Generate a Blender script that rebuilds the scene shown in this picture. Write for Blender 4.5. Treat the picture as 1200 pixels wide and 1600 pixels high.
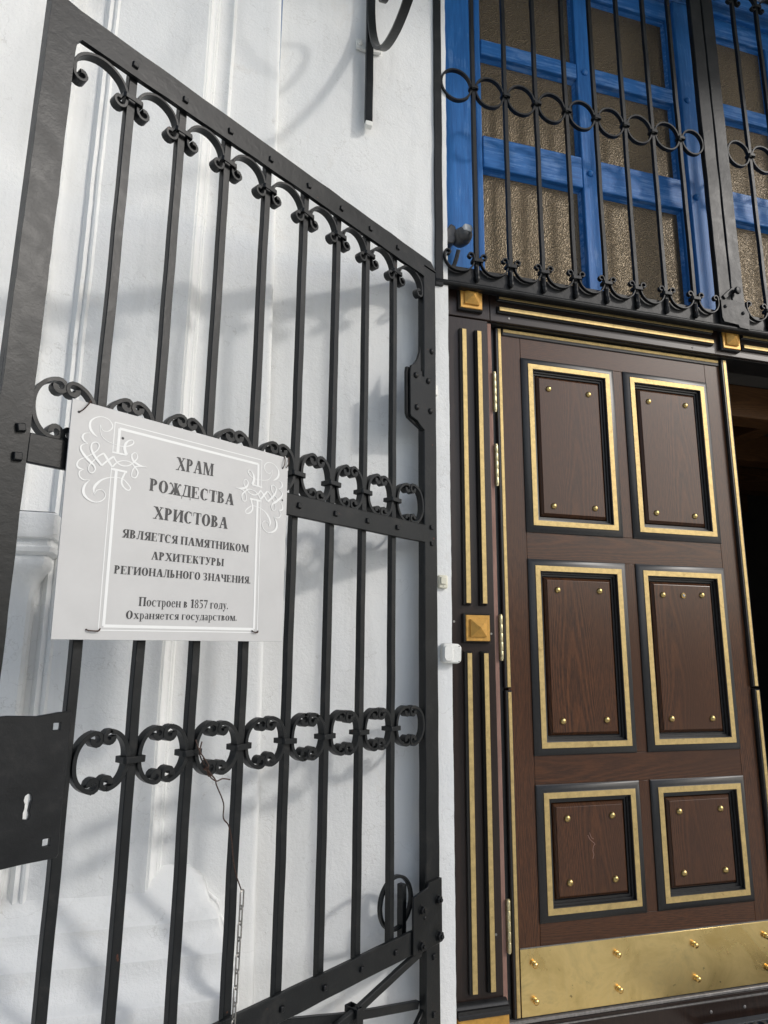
import bpy, bmesh, math, random
from math import sin, cos, pi, radians, hypot, atan2
from mathutils import Vector, Matrix, noise
random.seed(7)
for o in list(bpy.data.objects): bpy.data.objects.remove(o)
scn = bpy.context.scene
COL = scn.collection

# ------------------------------------------------------------ camera
cam_d = bpy.data.cameras.new('camera'); cam = bpy.data.objects.new('camera', cam_d); COL.objects.link(cam)
CAM_Z = 1.2127
pitch, roll, yaw = 0.204671787, 0.00870102271, 0.272292432
fw = Vector((sin(yaw)*cos(pitch), cos(yaw)*cos(pitch), sin(pitch)))
rt = Vector((cos(yaw), -sin(yaw), 0)); up = rt.cross(fw)
rt2 = rt*cos(roll)+up*sin(roll); up2 = up*cos(roll)-rt*sin(roll)
M = Matrix(((rt2.x, up2.x, -fw.x, 0), (rt2.y, up2.y, -fw.y, -2.4), (rt2.z, up2.z, -fw.z, CAM_Z), (0, 0, 0, 1)))
cam.matrix_world = M
cam_d.sensor_fit = 'HORIZONTAL'; cam_d.sensor_width = 36; cam_d.lens = 36*1061.38/1200
cam_d.clip_start = .05; cam_d.clip_end = 2000
scn.camera = cam

# ------------------------------------------------------------ world, sun, exposure
SUN = Vector((1.3, -1.0, 0.95)).normalized()
w = bpy.data.worlds.new('World'); scn.world = w; w.use_nodes = True
nt = w.node_tree; nt.nodes.clear()
wo = nt.nodes.new('ShaderNodeOutputWorld'); bg = nt.nodes.new('ShaderNodeBackground'); sk = nt.nodes.new('ShaderNodeTexSky')
sk.sky_type = 'NISHITA'; sk.sun_disc = False
sk.sun_elevation = math.asin(SUN.z); sk.sun_rotation = atan2(SUN.x, SUN.y)
sk.air_density = 1.0; sk.dust_density = 1.6; sk.ozone_density = 1.0
bg.inputs['Strength'].default_value = SKY_STRENGTH = 0.15
hs = nt.nodes.new('ShaderNodeHueSaturation'); hs.inputs['Saturation'].default_value = .68   # thin milky haze
nt.links.new(sk.outputs[0], hs.inputs['Color']); nt.links.new(hs.outputs[0], bg.inputs[0]); nt.links.new(bg.outputs[0], wo.inputs[0])
sd = bpy.data.lights.new('sun', 'SUN'); sd.energy = 1.2; sd.angle = radians(4.0); sd.color = (1, .965, .92)
so = bpy.data.objects.new('sun', sd); COL.objects.link(so); so.rotation_euler = (-SUN).to_track_quat('-Z', 'Y').to_euler()
so.location = SUN*20
vs = scn.view_settings; vs.view_transform = 'Standard'; vs.look = 'None'; vs.gamma = 1; vs.use_curve_mapping = False
vs.exposure = 0.26

# ------------------------------------------------------------ materials
def new_mat(name):
    m = bpy.data.materials.new(name); m.use_nodes = True
    t = m.node_tree; b = t.nodes['Principled BSDF']
    return m, t, b
def N(t, k, **kw):
    n = t.nodes.new(k)
    for a, v in kw.items():
        if a in n.inputs: n.inputs[a].default_value = v
        else: setattr(n, a, v)
    return n
def coords(t, scale=(1, 1, 1), rnd=True):
    tc = N(t, 'ShaderNodeTexCoord'); mp = N(t, 'ShaderNodeMapping')
    mp.inputs['Scale'].default_value = scale
    if rnd:
        oi = N(t, 'ShaderNodeObjectInfo'); ml = N(t, 'ShaderNodeVectorMath', operation='SCALE'); ml.inputs[0].default_value = (7.3, 3.1, 5.7)
        t.links.new(oi.outputs['Random'], ml.inputs['Scale'])
        ad = N(t, 'ShaderNodeVectorMath', operation='ADD')
        t.links.new(tc.outputs['Object'], ad.inputs[0]); t.links.new(ml.outputs[0], ad.inputs[1]); t.links.new(ad.outputs[0], mp.inputs[0])
    else: t.links.new(tc.outputs['Object'], mp.inputs[0])
    return mp.outputs[0]
def noisen(t, vec, scale, detail=4, rough=.55, dist=0):
    n = N(t, 'ShaderNodeTexNoise'); n.inputs['Scale'].default_value = scale; n.inputs['Detail'].default_value = detail
    n.inputs['Roughness'].default_value = rough; n.inputs['Distortion'].default_value = dist
    t.links.new(vec, n.inputs['Vector']); return n.outputs['Fac']
def ramp(t, fac, stops):
    r = N(t, 'ShaderNodeValToRGB'); e = r.color_ramp.elements
    while len(e) < len(stops): e.new(.5)
    for i, (p_, c) in enumerate(stops): e[i].position = p_; e[i].color = (*c, 1) if len(c) == 3 else c
    t.links.new(fac, r.inputs[0]); return r.outputs[0]
def mix(t, fac, a, b, mode='MIX'):
    m = N(t, 'ShaderNodeMix', data_type='RGBA', blend_type=mode)
    for i, v in ((0, fac), (6, a), (7, b)):
        if hasattr(v, 'links') or hasattr(v, 'is_output'): t.links.new(v, m.inputs[i])
        else: m.inputs[i].default_value = v if i == 0 else ((*v, 1) if len(v) == 3 else v)
    return m.outputs[2]
def bump(t, b, h, strength, dist, prev=None):
    n = N(t, 'ShaderNodeBump'); n.inputs['Strength'].default_value = strength; n.inputs['Distance'].default_value = dist
    t.links.new(h, n.inputs['Height'])
    if prev: t.links.new(prev, n.inputs['Normal'])
    t.links.new(n.outputs[0], b.inputs['Normal']); return n.outputs[0]

def mat_stucco():
    m, t, b = new_mat('white_lime_stucco'); v = coords(t, rnd=False)
    big = noisen(t, v, 1.7, 5); c = ramp(t, big, [(.3, (.72, .733, .73)), (.7, (.785, .79, .775))])
    sp = noisen(t, v, 30, 3, .7); c = mix(t, ramp(t, sp, [(.70, (0, 0, 0)), (.78, (.35, .35, .35))]), c, (.55, .54, .5))
    st = noisen(t, coords(t, (1, 1, .14), rnd=False), 9, 5, .65, .3); c = mix(t, ramp(t, st, [(.50, (0, 0, 0)), (.75, (.55, .55, .55))]), c, (.60, .605, .59))
    pt = noisen(t, v, 3.1, 6, .7, 1.2); c = mix(t, ramp(t, pt, [(.60, (0, 0, 0)), (.66, (.5, .5, .5))]), c, (.69, .68, .65))
    t.links.new(c, b.inputs['Base Color']); b.inputs['Roughness'].default_value = .85; b.inputs['Specular IOR Level'].default_value = .25
    p = bump(t, b, noisen(t, v, 9, 6, .62), .45, .008)
    p = bump(t, b, noisen(t, v, 95, 5, .72), .75, .0026, p)
    # hairline cracks
    vo = N(t, 'ShaderNodeTexVoronoi', feature='DISTANCE_TO_EDGE'); vo.inputs['Scale'].default_value = 1.3
    wv = N(t, 'ShaderNodeVectorMath', operation='ADD'); nn = N(t, 'ShaderNodeTexNoise'); nn.inputs['Scale'].default_value = 5; nn.inputs['Detail'].default_value = 6
    t.links.new(v, nn.inputs['Vector']); t.links.new(v, wv.inputs[0]); t.links.new(nn.outputs['Color'], wv.inputs[1]); t.links.new(wv.outputs[0], vo.inputs['Vector'])
    cr = ramp(t, vo.outputs['Distance'], [(0, (0, 0, 0)), (.004, (1, 1, 1))])
    bump(t, b, cr, .3, .001, p)
    lk = mix(t, cr, mix(t, .35, c, (.42, .41, .38)), c); t.links.new(lk, b.inputs['Base Color'])
    return m
def mat_iron(name, base, rough, dust):
    m, t, b = new_mat(name); v = coords(t)
    n = noisen(t, v, 14, 6, .65, .6); n2 = noisen(t, v, 90, 3, .6)
    c = ramp(t, n, [(.35, tuple(x*.75 for x in base)), (.55, base), (.75, dust)])
    c = mix(t, ramp(t, n2, [(.62, (0, 0, 0)), (.75, (.5, .5, .5))]), c, dust)
    rs = noisen(t, v, 38, 3, .55, .3); c = mix(t, ramp(t, rs, [(.735, (0, 0, 0)), (.76, (.8, .8, .8))]), c, (.10, .035, .018))
    t.links.new(c, b.inputs['Base Color'])
    t.links.new(ramp(t, n, [(.3, (rough-.03,)*3), (.7, (rough+.07,)*3)]), b.inputs['Roughness'])
    b.inputs['Specular IOR Level'].default_value = .26
    p = bump(t, b, noisen(t, v, 45, 4, .6, .4), .5, .0013); bump(t, b, noisen(t, v, 260, 3, .7), .3, .0006, p)
    return m
def mat_wood(name, axis, dark=(.0145, .0052, .0020), light=(.135, .048, .014), rough=.55, coat=.60):
    m, t, b = new_mat(name)
    sc = (1, 1, .11) if axis == 'Z' else (.11, 1, 1)
    v0 = coords(t); v = coords(t, sc)
    def M_(op, a, c=None, d=None):
        n = N(t, 'ShaderNodeMath', operation=op)
        for k, x in enumerate((a, c, d)):
            if x is None: continue
            if hasattr(x, 'is_output'): t.links.new(x, n.inputs[k])
            else: n.inputs[k].default_value = x
        return n.outputs[0]
    n0 = N(t, 'ShaderNodeTexNoise'); n0.inputs['Scale'].default_value = 7; n0.inputs['Detail'].default_value = 3; t.links.new(v, n0.inputs['Vector'])
    n1 = N(t, 'ShaderNodeTexNoise'); n1.inputs['Scale'].default_value = 1.1; n1.inputs['Detail'].default_value = 2; t.links.new(v0, n1.inputs['Vector'])
    sep = N(t, 'ShaderNodeSeparateXYZ'); t.links.new(v0, sep.inputs[0])
    al, ac = (sep.outputs[2], sep.outputs[0]) if axis == 'Z' else (sep.outputs[0], sep.outputs[2])
    # growth rings cut flat: nested arches that drift along the board
    wob = M_('MULTIPLY_ADD', n0.outputs['Fac'], .050, ac); drift = M_('MULTIPLY_ADD', n1.outputs['Fac'], .16, wob)
    pp = M_('PINGPONG', drift, .115); sq_ = M_('MULTIPLY', pp, pp)
    ph = M_('MULTIPLY_ADD', sq_, 5200, M_('MULTIPLY', al, 26)); ph = M_('MULTIPLY_ADD', n0.outputs['Fac'], 9, ph)
    rg = M_('MULTIPLY_ADD', M_('SINE', ph), .5, .5)
    fine = noisen(t, v, 230, 4, .7)
    broad = noisen(t, v, 4.5, 4, .6)
    mid = tuple((a*.62+c*.38) for a, c in zip(dark, light))
    c = ramp(t, rg, [(.0, dark), (.62, mid), (.93, light)])
    c2 = ramp(t, fine, [(.36, dark), (.7, light)])
    c = mix(t, .62, c, c2)
    c = mix(t, ramp(t, broad, [(.30, (.0,)*3), (.70, (.85,)*3)]), c, tuple(x*.80 for x in mid))
    wv = N(t, 'ShaderNodeMath', operation='ADD'); t.links.new(rg, wv.inputs[0]); wv.inputs[1].default_value = 0
    t.links.new(c, b.inputs['Base Color'])
    b.inputs['Roughness'].default_value = rough; b.inputs['Coat Weight'].default_value = coat; b.inputs['Coat Roughness'].default_value = .26; b.inputs['Specular IOR Level'].default_value = .14
    p = bump(t, b, wv.outputs[0], .18, .0005); bump(t, b, fine, .25, .0005, p)
    return m
def mat_plain(name, col, rough=.5, metal=0, nscale=60, var=.25, bmp=.3, bd=.0008, spec=.5, dirt=None):
    m, t, b = new_mat(name); v = coords(t)
    n = noisen(t, v, nscale, 5, .65)
    c = ramp(t, n, [(.3, tuple(x*(1-var) for x in col)), (.7, tuple(min(1, x*(1+var)) for x in col))])
    if dirt:
        d = noisen(t, v, nscale*.35, 6, .7, .5); c = mix(t, ramp(t, d, [(.6, (0, 0, 0)), (.72, (.8, .8, .8))]), c, dirt)
    t.links.new(c, b.inputs['Base Color']); b.inputs['Metallic'].default_value = metal; b.inputs['Roughness'].default_value = rough
    b.inputs['Specular IOR Level'].default_value = spec
    if bmp: bump(t, b, n, bmp, bd)
    return m
def mat_blue(axis):
    m, t, b = new_mat('worn_blue_paint_'+axis.lower()); sc = (1, 1, .08) if axis == 'Z' else (.08, 1, 1)
    v = coords(t, sc); s = noisen(t, v, 70, 5, .7); u = noisen(t, coords(t), 6, 5, .65)
    c = ramp(t, s, [(.3, (.012, .10, .32)), (.6, (.022, .155, .45))])
    worn = N(t, 'ShaderNodeMath', operation='MULTIPLY'); t.links.new(s, worn.inputs[0]); t.links.new(u, worn.inputs[1])
    lim = (.25, .34) if axis == 'X' else (.30, .42)
    c = mix(t, ramp(t, worn.outputs[0], [(lim[0], (0, 0, 0)), (lim[1], (.42, .42, .42))]), c, (.22, .36, .62))
    t.links.new(c, b.inputs['Base Color']); b.inputs['Roughness'].default_value = .48; b.inputs['Specular IOR Level'].default_value = .3
    bump(t, b, s, .6, .0015); return m
def mat_glass():
    # obscure patterned glass with bronze foil pressed in loose upright folds behind it
    m, t, b = new_mat('bronze_patterned_glass'); v = coords(t, rnd=False)
    vo = N(t, 'ShaderNodeTexVoronoi'); vo.inputs['Scale'].default_value = 150; t.links.new(v, vo.inputs['Vector'])
    n = noisen(t, v, 240, 3, .7); fold = noisen(t, coords(t, (1, 1, .05), rnd=False), 9, 3, .5, .2)
    c = ramp(t, n, [(.35, (.042, .032, .020)), (.65, (.20, .150, .086))])
    t.links.new(c, b.inputs['Base Color']); b.inputs['Metallic'].default_value = .5; b.inputs['Roughness'].default_value = .32
    p = bump(t, b, fold, 1, .011); p = bump(t, b, vo.outputs['Distance'], 1, .0026, p); bump(t, b, n, .5, .0008, p); return m
def mat_brass_plate():
    m, t, b = new_mat('scratched_brass_sheet'); v = coords(t)
    n = noisen(t, v, 5, 6, .65, .8); s = noisen(t, coords(t, (1, 1, .06)), 90, 4, .7)
    c = ramp(t, n, [(.3, (.60, .44, .17)), (.55, (.82, .63, .28)), (.75, (.52, .41, .19))])
    c = mix(t, ramp(t, s, [(.55, (0, 0, 0)), (.8, (.3, .3, .3))]), c, (.75, .62, .36))
    sp = noisen(t, v, 34, 3, .6); c = mix(t, ramp(t, sp, [(.68, (0, 0, 0)), (.74, (.7, .7, .7))]), c, (.12, .08, .04))
    t.links.new(c, b.inputs['Base Color']); b.inputs['Metallic'].default_value = 1
    t.links.new(ramp(t, n, [(.3, (.22,)*3), (.7, (.42,)*3)]), b.inputs['Roughness'])
    bump(t, b, s, .08, .0004); return m
MT = dict(
    stucco=mat_stucco(),
    iron=mat_iron('black_hammered_iron_paint', (.0075, .0088, .0096), .37, (.022, .0215, .0205)),
    iron2=mat_iron('dull_black_iron_paint', (.0075, .0085, .0095), .42, (.018, .018, .018)),
    woodv=mat_wood('dark_varnished_pine_upright', 'Z'), woodh=mat_wood('dark_varnished_pine_level', 'X'),
    casev=mat_wood('brown_stained_casing_upright', 'Z', (.013, .008, .0065), (.034, .019, .014), .38, .55),
    caseh=mat_wood('brown_stained_casing_level', 'X', (.013, .008, .0065), (.034, .019, .014), .38, .7),
    raw=mat_wood('bare_pinkish_pine', 'Z', (.22, .125, .10), (.42, .26, .21), .6, 0),
    black=mat_plain('black_satin_wood_paint', (.012, .012, .012), .38, 0, 80, .3, .3, .0008, .5, None),
    gold=mat_plain('gold_leaf_paint', (.52, .385, .165), .50, .6, 55, .18, .4, .001, .5, (.30, .20, .07)),
    goldo=mat_plain('orange_gold_wood_paint', (.55, .30, .065), .42, .35, 60, .18, .4, .001),
    stud=mat_plain('aged_brass_dome', (.50, .37, .15), .30, 1, 120, .3, .4, .001, .5, (.16, .10, .04)),
    screw=mat_plain('bright_brass_screw', (.75, .50, .18), .22, 1, 100, .15, .3),
    hinge=mat_plain('pale_brass_hinge', (.62, .55, .33), .36, .8, 150, .3, .3, .001, .5, (.14, .10, .05)),
    plate=mat_brass_plate(), bluex=mat_blue('X'), bluez=mat_blue('Z'), glass=mat_glass(),
    sign=mat_plain('pale_grey_printed_plastic', (.46, .46, .455), .5, 0, 9, .045, 0),
    signw=mat_plain('white_print', (.68, .69, .68), .5, 0, 3, .0, 0),
    ink=mat_plain('dark_grey_print', (.025, .025, .027), .5, 0, 3, .0, 0),
    wire=mat_plain('rusty_tie_wire', (.045, .022, .014), .6, .3, 200, .4, .3),
    steel=mat_plain('dull_steel_chain', (.30, .29, .27), .42, .9, 200, .25, .3),
    whitep=mat_plain('chipped_white_paint', (.74, .74, .70), .5, 0, 90, .06, .5, .0015, .5, (.45, .43, .38)),
    cream=mat_plain('cream_plastic', (.66, .64, .52), .4, 0, 60, .06, .2),
    greyp=mat_plain('grey_plastic', (.05, .052, .055), .42, 0, 60, .2, .2),
    lens=mat_plain('frosted_grey_lens', (.40, .42, .43), .35, 0, 60, .1, .1),
    stone=mat_plain('pale_stone_paving', (.72, .71, .67), .8, 0, 25, .12, .5, .003, .3, (.36, .34, .3)),
    rubber=mat_plain('blue_black_rubber', (.03, .036, .045), .5, 0, 120, .3, .4),
    sill=mat_plain('worn_grey_aluminium_sill', (.22, .21, .20), .45, .3, 60, .35, .4, .001, .5, (.5, .47, .44)),
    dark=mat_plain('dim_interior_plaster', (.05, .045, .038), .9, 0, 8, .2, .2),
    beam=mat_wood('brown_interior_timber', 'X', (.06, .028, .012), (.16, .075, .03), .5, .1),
    darkglass=mat_plain('dark_green_glass', (.01, .016, .014), .12, 0, 8, .1, 0),
    reflwallm=mat_plain('grey_reflection_wall', (.10, .10, .09), .9, 0, 4, .2, .4, .01),  # dark grey for the unseen wall added to darken reflections
    roofm=mat_plain('green_painted_tin', (.05, .09, .07), .5, .2, 20, .2, .2),
)

# ------------------------------------------------------------ builders
OFF = {}
class MB:
    def __init__(s): s.v = []; s.f = []
    def add(s, vs, fs):
        k = len(s.v); s.v += [tuple(x) for x in vs]; s.f += [tuple(i+k for i in f) for f in fs]
    def box(s, x0, x1, y0, y1, z0, z1):
        s.add([(x0, y0, z0), (x1, y0, z0), (x1, y1, z0), (x0, y1, z0), (x0, y0, z1), (x1, y0, z1), (x1, y1, z1), (x0, y1, z1)],
              [(0, 3, 2, 1), (4, 5, 6, 7), (0, 1, 5, 4), (1, 2, 6, 5), (2, 3, 7, 6), (3, 0, 4, 7)])
        return s
    def bar(s, p, q, wv, dv, n=1, taper=None):
        # box-section bar from p to q: half vectors wv (across) and dv (depth)
        p, q, wv, dv = map(Vector, (p, q, wv, dv)); vs = []; fs = []
        for i in range(n+1):
            c = p.lerp(q, i/n); k = 1 if not taper else taper(i/n)
            vs += [c-wv*k-dv*k, c+wv*k-dv*k, c+wv*k+dv*k, c-wv*k+dv*k]
        for i in range(n):
            a = i*4
            for j in range(4): fs.append((a+j, a+(j+1) % 4, a+4+(j+1) % 4, a+4+j))
        fs += [(3, 2, 1, 0), tuple(n*4+j for j in range(4))]
        s.add(vs, fs); return s
    def ribbon(s, path, t, d0, d1, T=lambda u, v, w: (u, w, v), closed=False, tw=None):
        # flat strip swept along a path in a plane; t thickness in the plane, d0..d1 depth
        n = len(path); vs = []; fs = []
        for i, (u, v) in enumerate(path):
            a = path[i-1] if (i or closed) else path[0]; b = path[(i+1) % n] if (i < n-1 or closed) else path[-1]
            dx, dy = b[0]-a[0], b[1]-a[1]; l = hypot(dx, dy) or 1; nx, ny = -dy/l, dx/l
            h = (t if tw is None else tw(i/(n-1)))/2
            for sg, d in ((-1, d0), (1, d0), (1, d1), (-1, d1)): vs.append(T(u+nx*h*sg, v+ny*h*sg, d))
        m = n if closed else n-1
        for i in range(m):
            a, b = i*4, ((i+1) % n)*4
            for j in range(4): fs.append((a+j, a+(j+1) % 4, b+(j+1) % 4, b+j))
        if not closed: fs += [(0, 1, 2, 3)[::-1], tuple((n-1)*4+j for j in range(4))]
        s.add(vs, fs); return s
    def tube(s, pts, r, k=8, closed=False):
        pts = [Vector(p) for p in pts]; n = len(pts); vs = []; fs = []
        ref = None
        for i, p in enumerate(pts):
            a = pts[i-1] if (i or closed) else p; b = pts[(i+1) % n] if (i < n-1 or closed) else p
            d = (b-a).normalized()
            if ref is None:
                ref = d.orthogonal().normalized()
            ref = (ref-d*ref.dot(d)).normalized(); q = d.cross(ref)
            rr = r if not callable(r) else r(i/(n-1))
            for j in range(k): vs.append(p+(ref*cos(2*pi*j/k)+q*sin(2*pi*j/k))*rr)
        for i in range(n if closed else n-1):
            a, b = i*k, ((i+1) % n)*k
            for j in range(k): fs.append((a+j, a+(j+1) % k, b+(j+1) % k, b+j))
        if not closed: fs += [tuple(range(k))[::-1], tuple((n-1)*k+j for j in range(k))]
        s.add(vs, fs); return s
    def lathe(s, c, axis, prof, k=16, ph=0):
        # prof: (radius, height along axis)
        c, ax = Vector(c), Vector(axis).normalized(); u = ax.orthogonal().normalized() if abs(ax.z) < .9 else Vector((1, 0, 0))
        if abs(ax.z) < .9: u = Vector((0, 0, 1)); u = (u-ax*u.dot(ax)).normalized()
        v = ax.cross(u); vs = []; fs = []
        for r, h in prof:
            for j in range(k): vs.append(c+ax*h+(u*cos(2*pi*j/k+ph)+v*sin(2*pi*j/k+ph))*r)
        for i in range(len(prof)-1):
            for j in range(k): fs.append((i*k+j, i*k+(j+1) % k, (i+1)*k+(j+1) % k, (i+1)*k+j))
        fs += [tuple(range(k))[::-1], tuple((len(prof)-1)*k+j for j in range(k))]
        s.add(vs, fs); return s
    def prism(s, poly, d0, d1, T=lambda u, v, w: (u, w, v), holes=()):
        bm = bmesh.new(); edges = []
        for loop in [poly]+list(holes):
            vv = [bm.verts.new((x, y, 0)) for x, y in loop]
            edges += [bm.edges.new((vv[i], vv[(i+1) % len(vv)])) for i in range(len(vv))]
        bmesh.ops.triangle_fill(bm, edges=edges, use_beauty=True)
        bm.verts.index_update(); P = [(v.co.x, v.co.y) for v in bm.verts]; F = [tuple(v.index for v in f.verts) for f in bm.faces]
        bm.free(); n = len(P)
        fs = list(F)+[tuple(i+n for i in f) for f in F]
        k = 0
        for loop in [poly]+list(holes):
            m = len(loop)
            for i in range(m): fs.append((k+i, k+(i+1) % m, n+k+(i+1) % m, n+k+i))
            k += m
        s.add([T(x, y, d0) for x, y in P]+[T(x, y, d1) for x, y in P], fs); return s
    def rings(s, x0, x1, z0, z1, prof, cap=False):
        # mitred rectangular moulding: prof = [(inset, y), ...] from outside in
        vs = []; fs = []
        for i, y in prof: vs += [(x0+i, y, z0+i), (x1-i, y, z0+i), (x1-i, y, z1-i), (x0+i, y, z1-i)]
        for a in range(len(prof)-1):
            for j in range(4): fs.append((a*4+j, a*4+(j+1) % 4, a*4+4+(j+1) % 4, a*4+4+j))
        if cap: fs.append(tuple((len(prof)-1)*4+j for j in range(4)))
        s.add(vs, fs); return s

def wobble(mb, amp, freq, seed=0):
    out = []
    for p in mb.v:
        nv = noise.noise_vector(Vector(p)*freq+Vector((seed, seed*.7, 0))); out.append((p[0]+nv.x*amp, p[1]+nv.y*amp, p[2]+nv.z*amp))
    mb.v = out; return mb
def part(name, mb, m, parent=None, bevel=0, seg=2, label=None, smooth=True, cat=None, group=None, kind=None, loc=None, orient=True):
    me = bpy.data.meshes.new(name)
    off = Vector(loc) if loc is not None else (OFF.get(parent.name, Vector((0, 0, 0))) if parent else Vector((0, 0, 0)))
    me.from_pydata([(v[0]-off.x, v[1]-off.y, v[2]-off.z) for v in mb.v], [], mb.f); me.validate()
    if orient:
        bm = bmesh.new(); bm.from_mesh(me); bmesh.ops.recalc_face_normals(bm, faces=bm.faces[:]); bm.to_mesh(me); bm.free()
    me.materials.append(MT[m] if isinstance(m, str) else m)
    if smooth: me.shade_smooth(); me.set_sharp_from_angle(angle=radians(38))
    o = bpy.data.objects.new(name, me); COL.objects.link(o)
    if parent: o.parent = parent
    elif loc is not None: o.location = off
    OFF[o.name] = off
    if bevel:
        b = o.modifiers.new('bevel', 'BEVEL'); b.width = bevel; b.segments = seg; b.limit_method = 'ANGLE'; b.angle_limit = radians(40); b.harden_normals = False
    for k, v in (('label', label), ('category', cat), ('group', group), ('kind', kind)):
        if v: o[k] = v
    return o
def thing(name, label, cat, loc, rotz=0, group=None, local=False):
    o = bpy.data.objects.new(name, None); COL.objects.link(o); o.location = loc; o.rotation_euler = (0, 0, rotz); o.empty_display_size = .1
    o['label'] = label; o['category'] = cat
    if group: o['group'] = group
    OFF[o.name] = Vector((0, 0, 0)) if local else Vector(loc)
    return o
def dup(src, delta=(0, 0, 0), parent=None):
    c = src.copy(); COL.objects.link(c); c.location = src.location+Vector(delta)
    if parent: c.parent = parent
    OFF[c.name] = OFF.get(src.name, Vector((0, 0, 0)))
    for ch in list(src.children): dup(ch, (0, 0, 0), c)
    return c
def arc(cx, cy, rx, ry, a0, a1, n):
    return [(cx+rx*cos(radians(a0+(a1-a0)*i/n)), cy+ry*sin(radians(a0+(a1-a0)*i/n))) for i in range(n+1)]
def smooth_path(pts, n=5):
    out = []
    P = [pts[0]]+list(pts)+[pts[-1]]
    for i in range(1, len(P)-2):
        for k in range(n):
            t = k/n; r = []
            for a, b, c, d in zip(P[i-1], P[i], P[i+1], P[i+2]):
                r.append(.5*((2*b)+(-a+c)*t+(2*a-5*b+4*c-d)*t*t+(-a+3*b-3*c+d)*t**3))
            out.append(tuple(r))
    out.append(tuple(pts[-1])); return out
# ------------------------------------------------------------ serif lettering drawn stroke by stroke
SW, HL, SF = .28, .085, .062   # thick stem, hairline, serif height
def q(*p): return list(p)
def R_(x0, y0, x1, y1): return [(x0, y0), (x1, y0), (x1, y1), (x0, y1)]
def crescent(cx, cy, rx, ry, tx, ty, a0, a1, n=18):
    # closed strip between an outer ellipse and a narrower inner one
    o = arc(cx, cy, rx, ry, a0, a1, n); i = arc(cx, cy, rx-tx, ry-ty, a0, a1, n)
    return [[o[k], o[k+1], i[k+1], i[k]] for k in range(n)]
def stem(x, h=1, w=SW, bot=True, top=True, s=.075):
    r = [R_(x, 0, x+w, h)]
    if bot: r.append(R_(x-s, 0, x+w+s, SF))
    if top: r.append(R_(x-s, h-SF, x+w+s, h))
    return r
def diag(x0, y0, x1, y1, w): return [[(x0, y0), (x0+w, y0), (x1+w, y1), (x1, y1)]]
def ser(x0, x1, y): return [R_(x0, y, x1, y+SF)]
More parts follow.
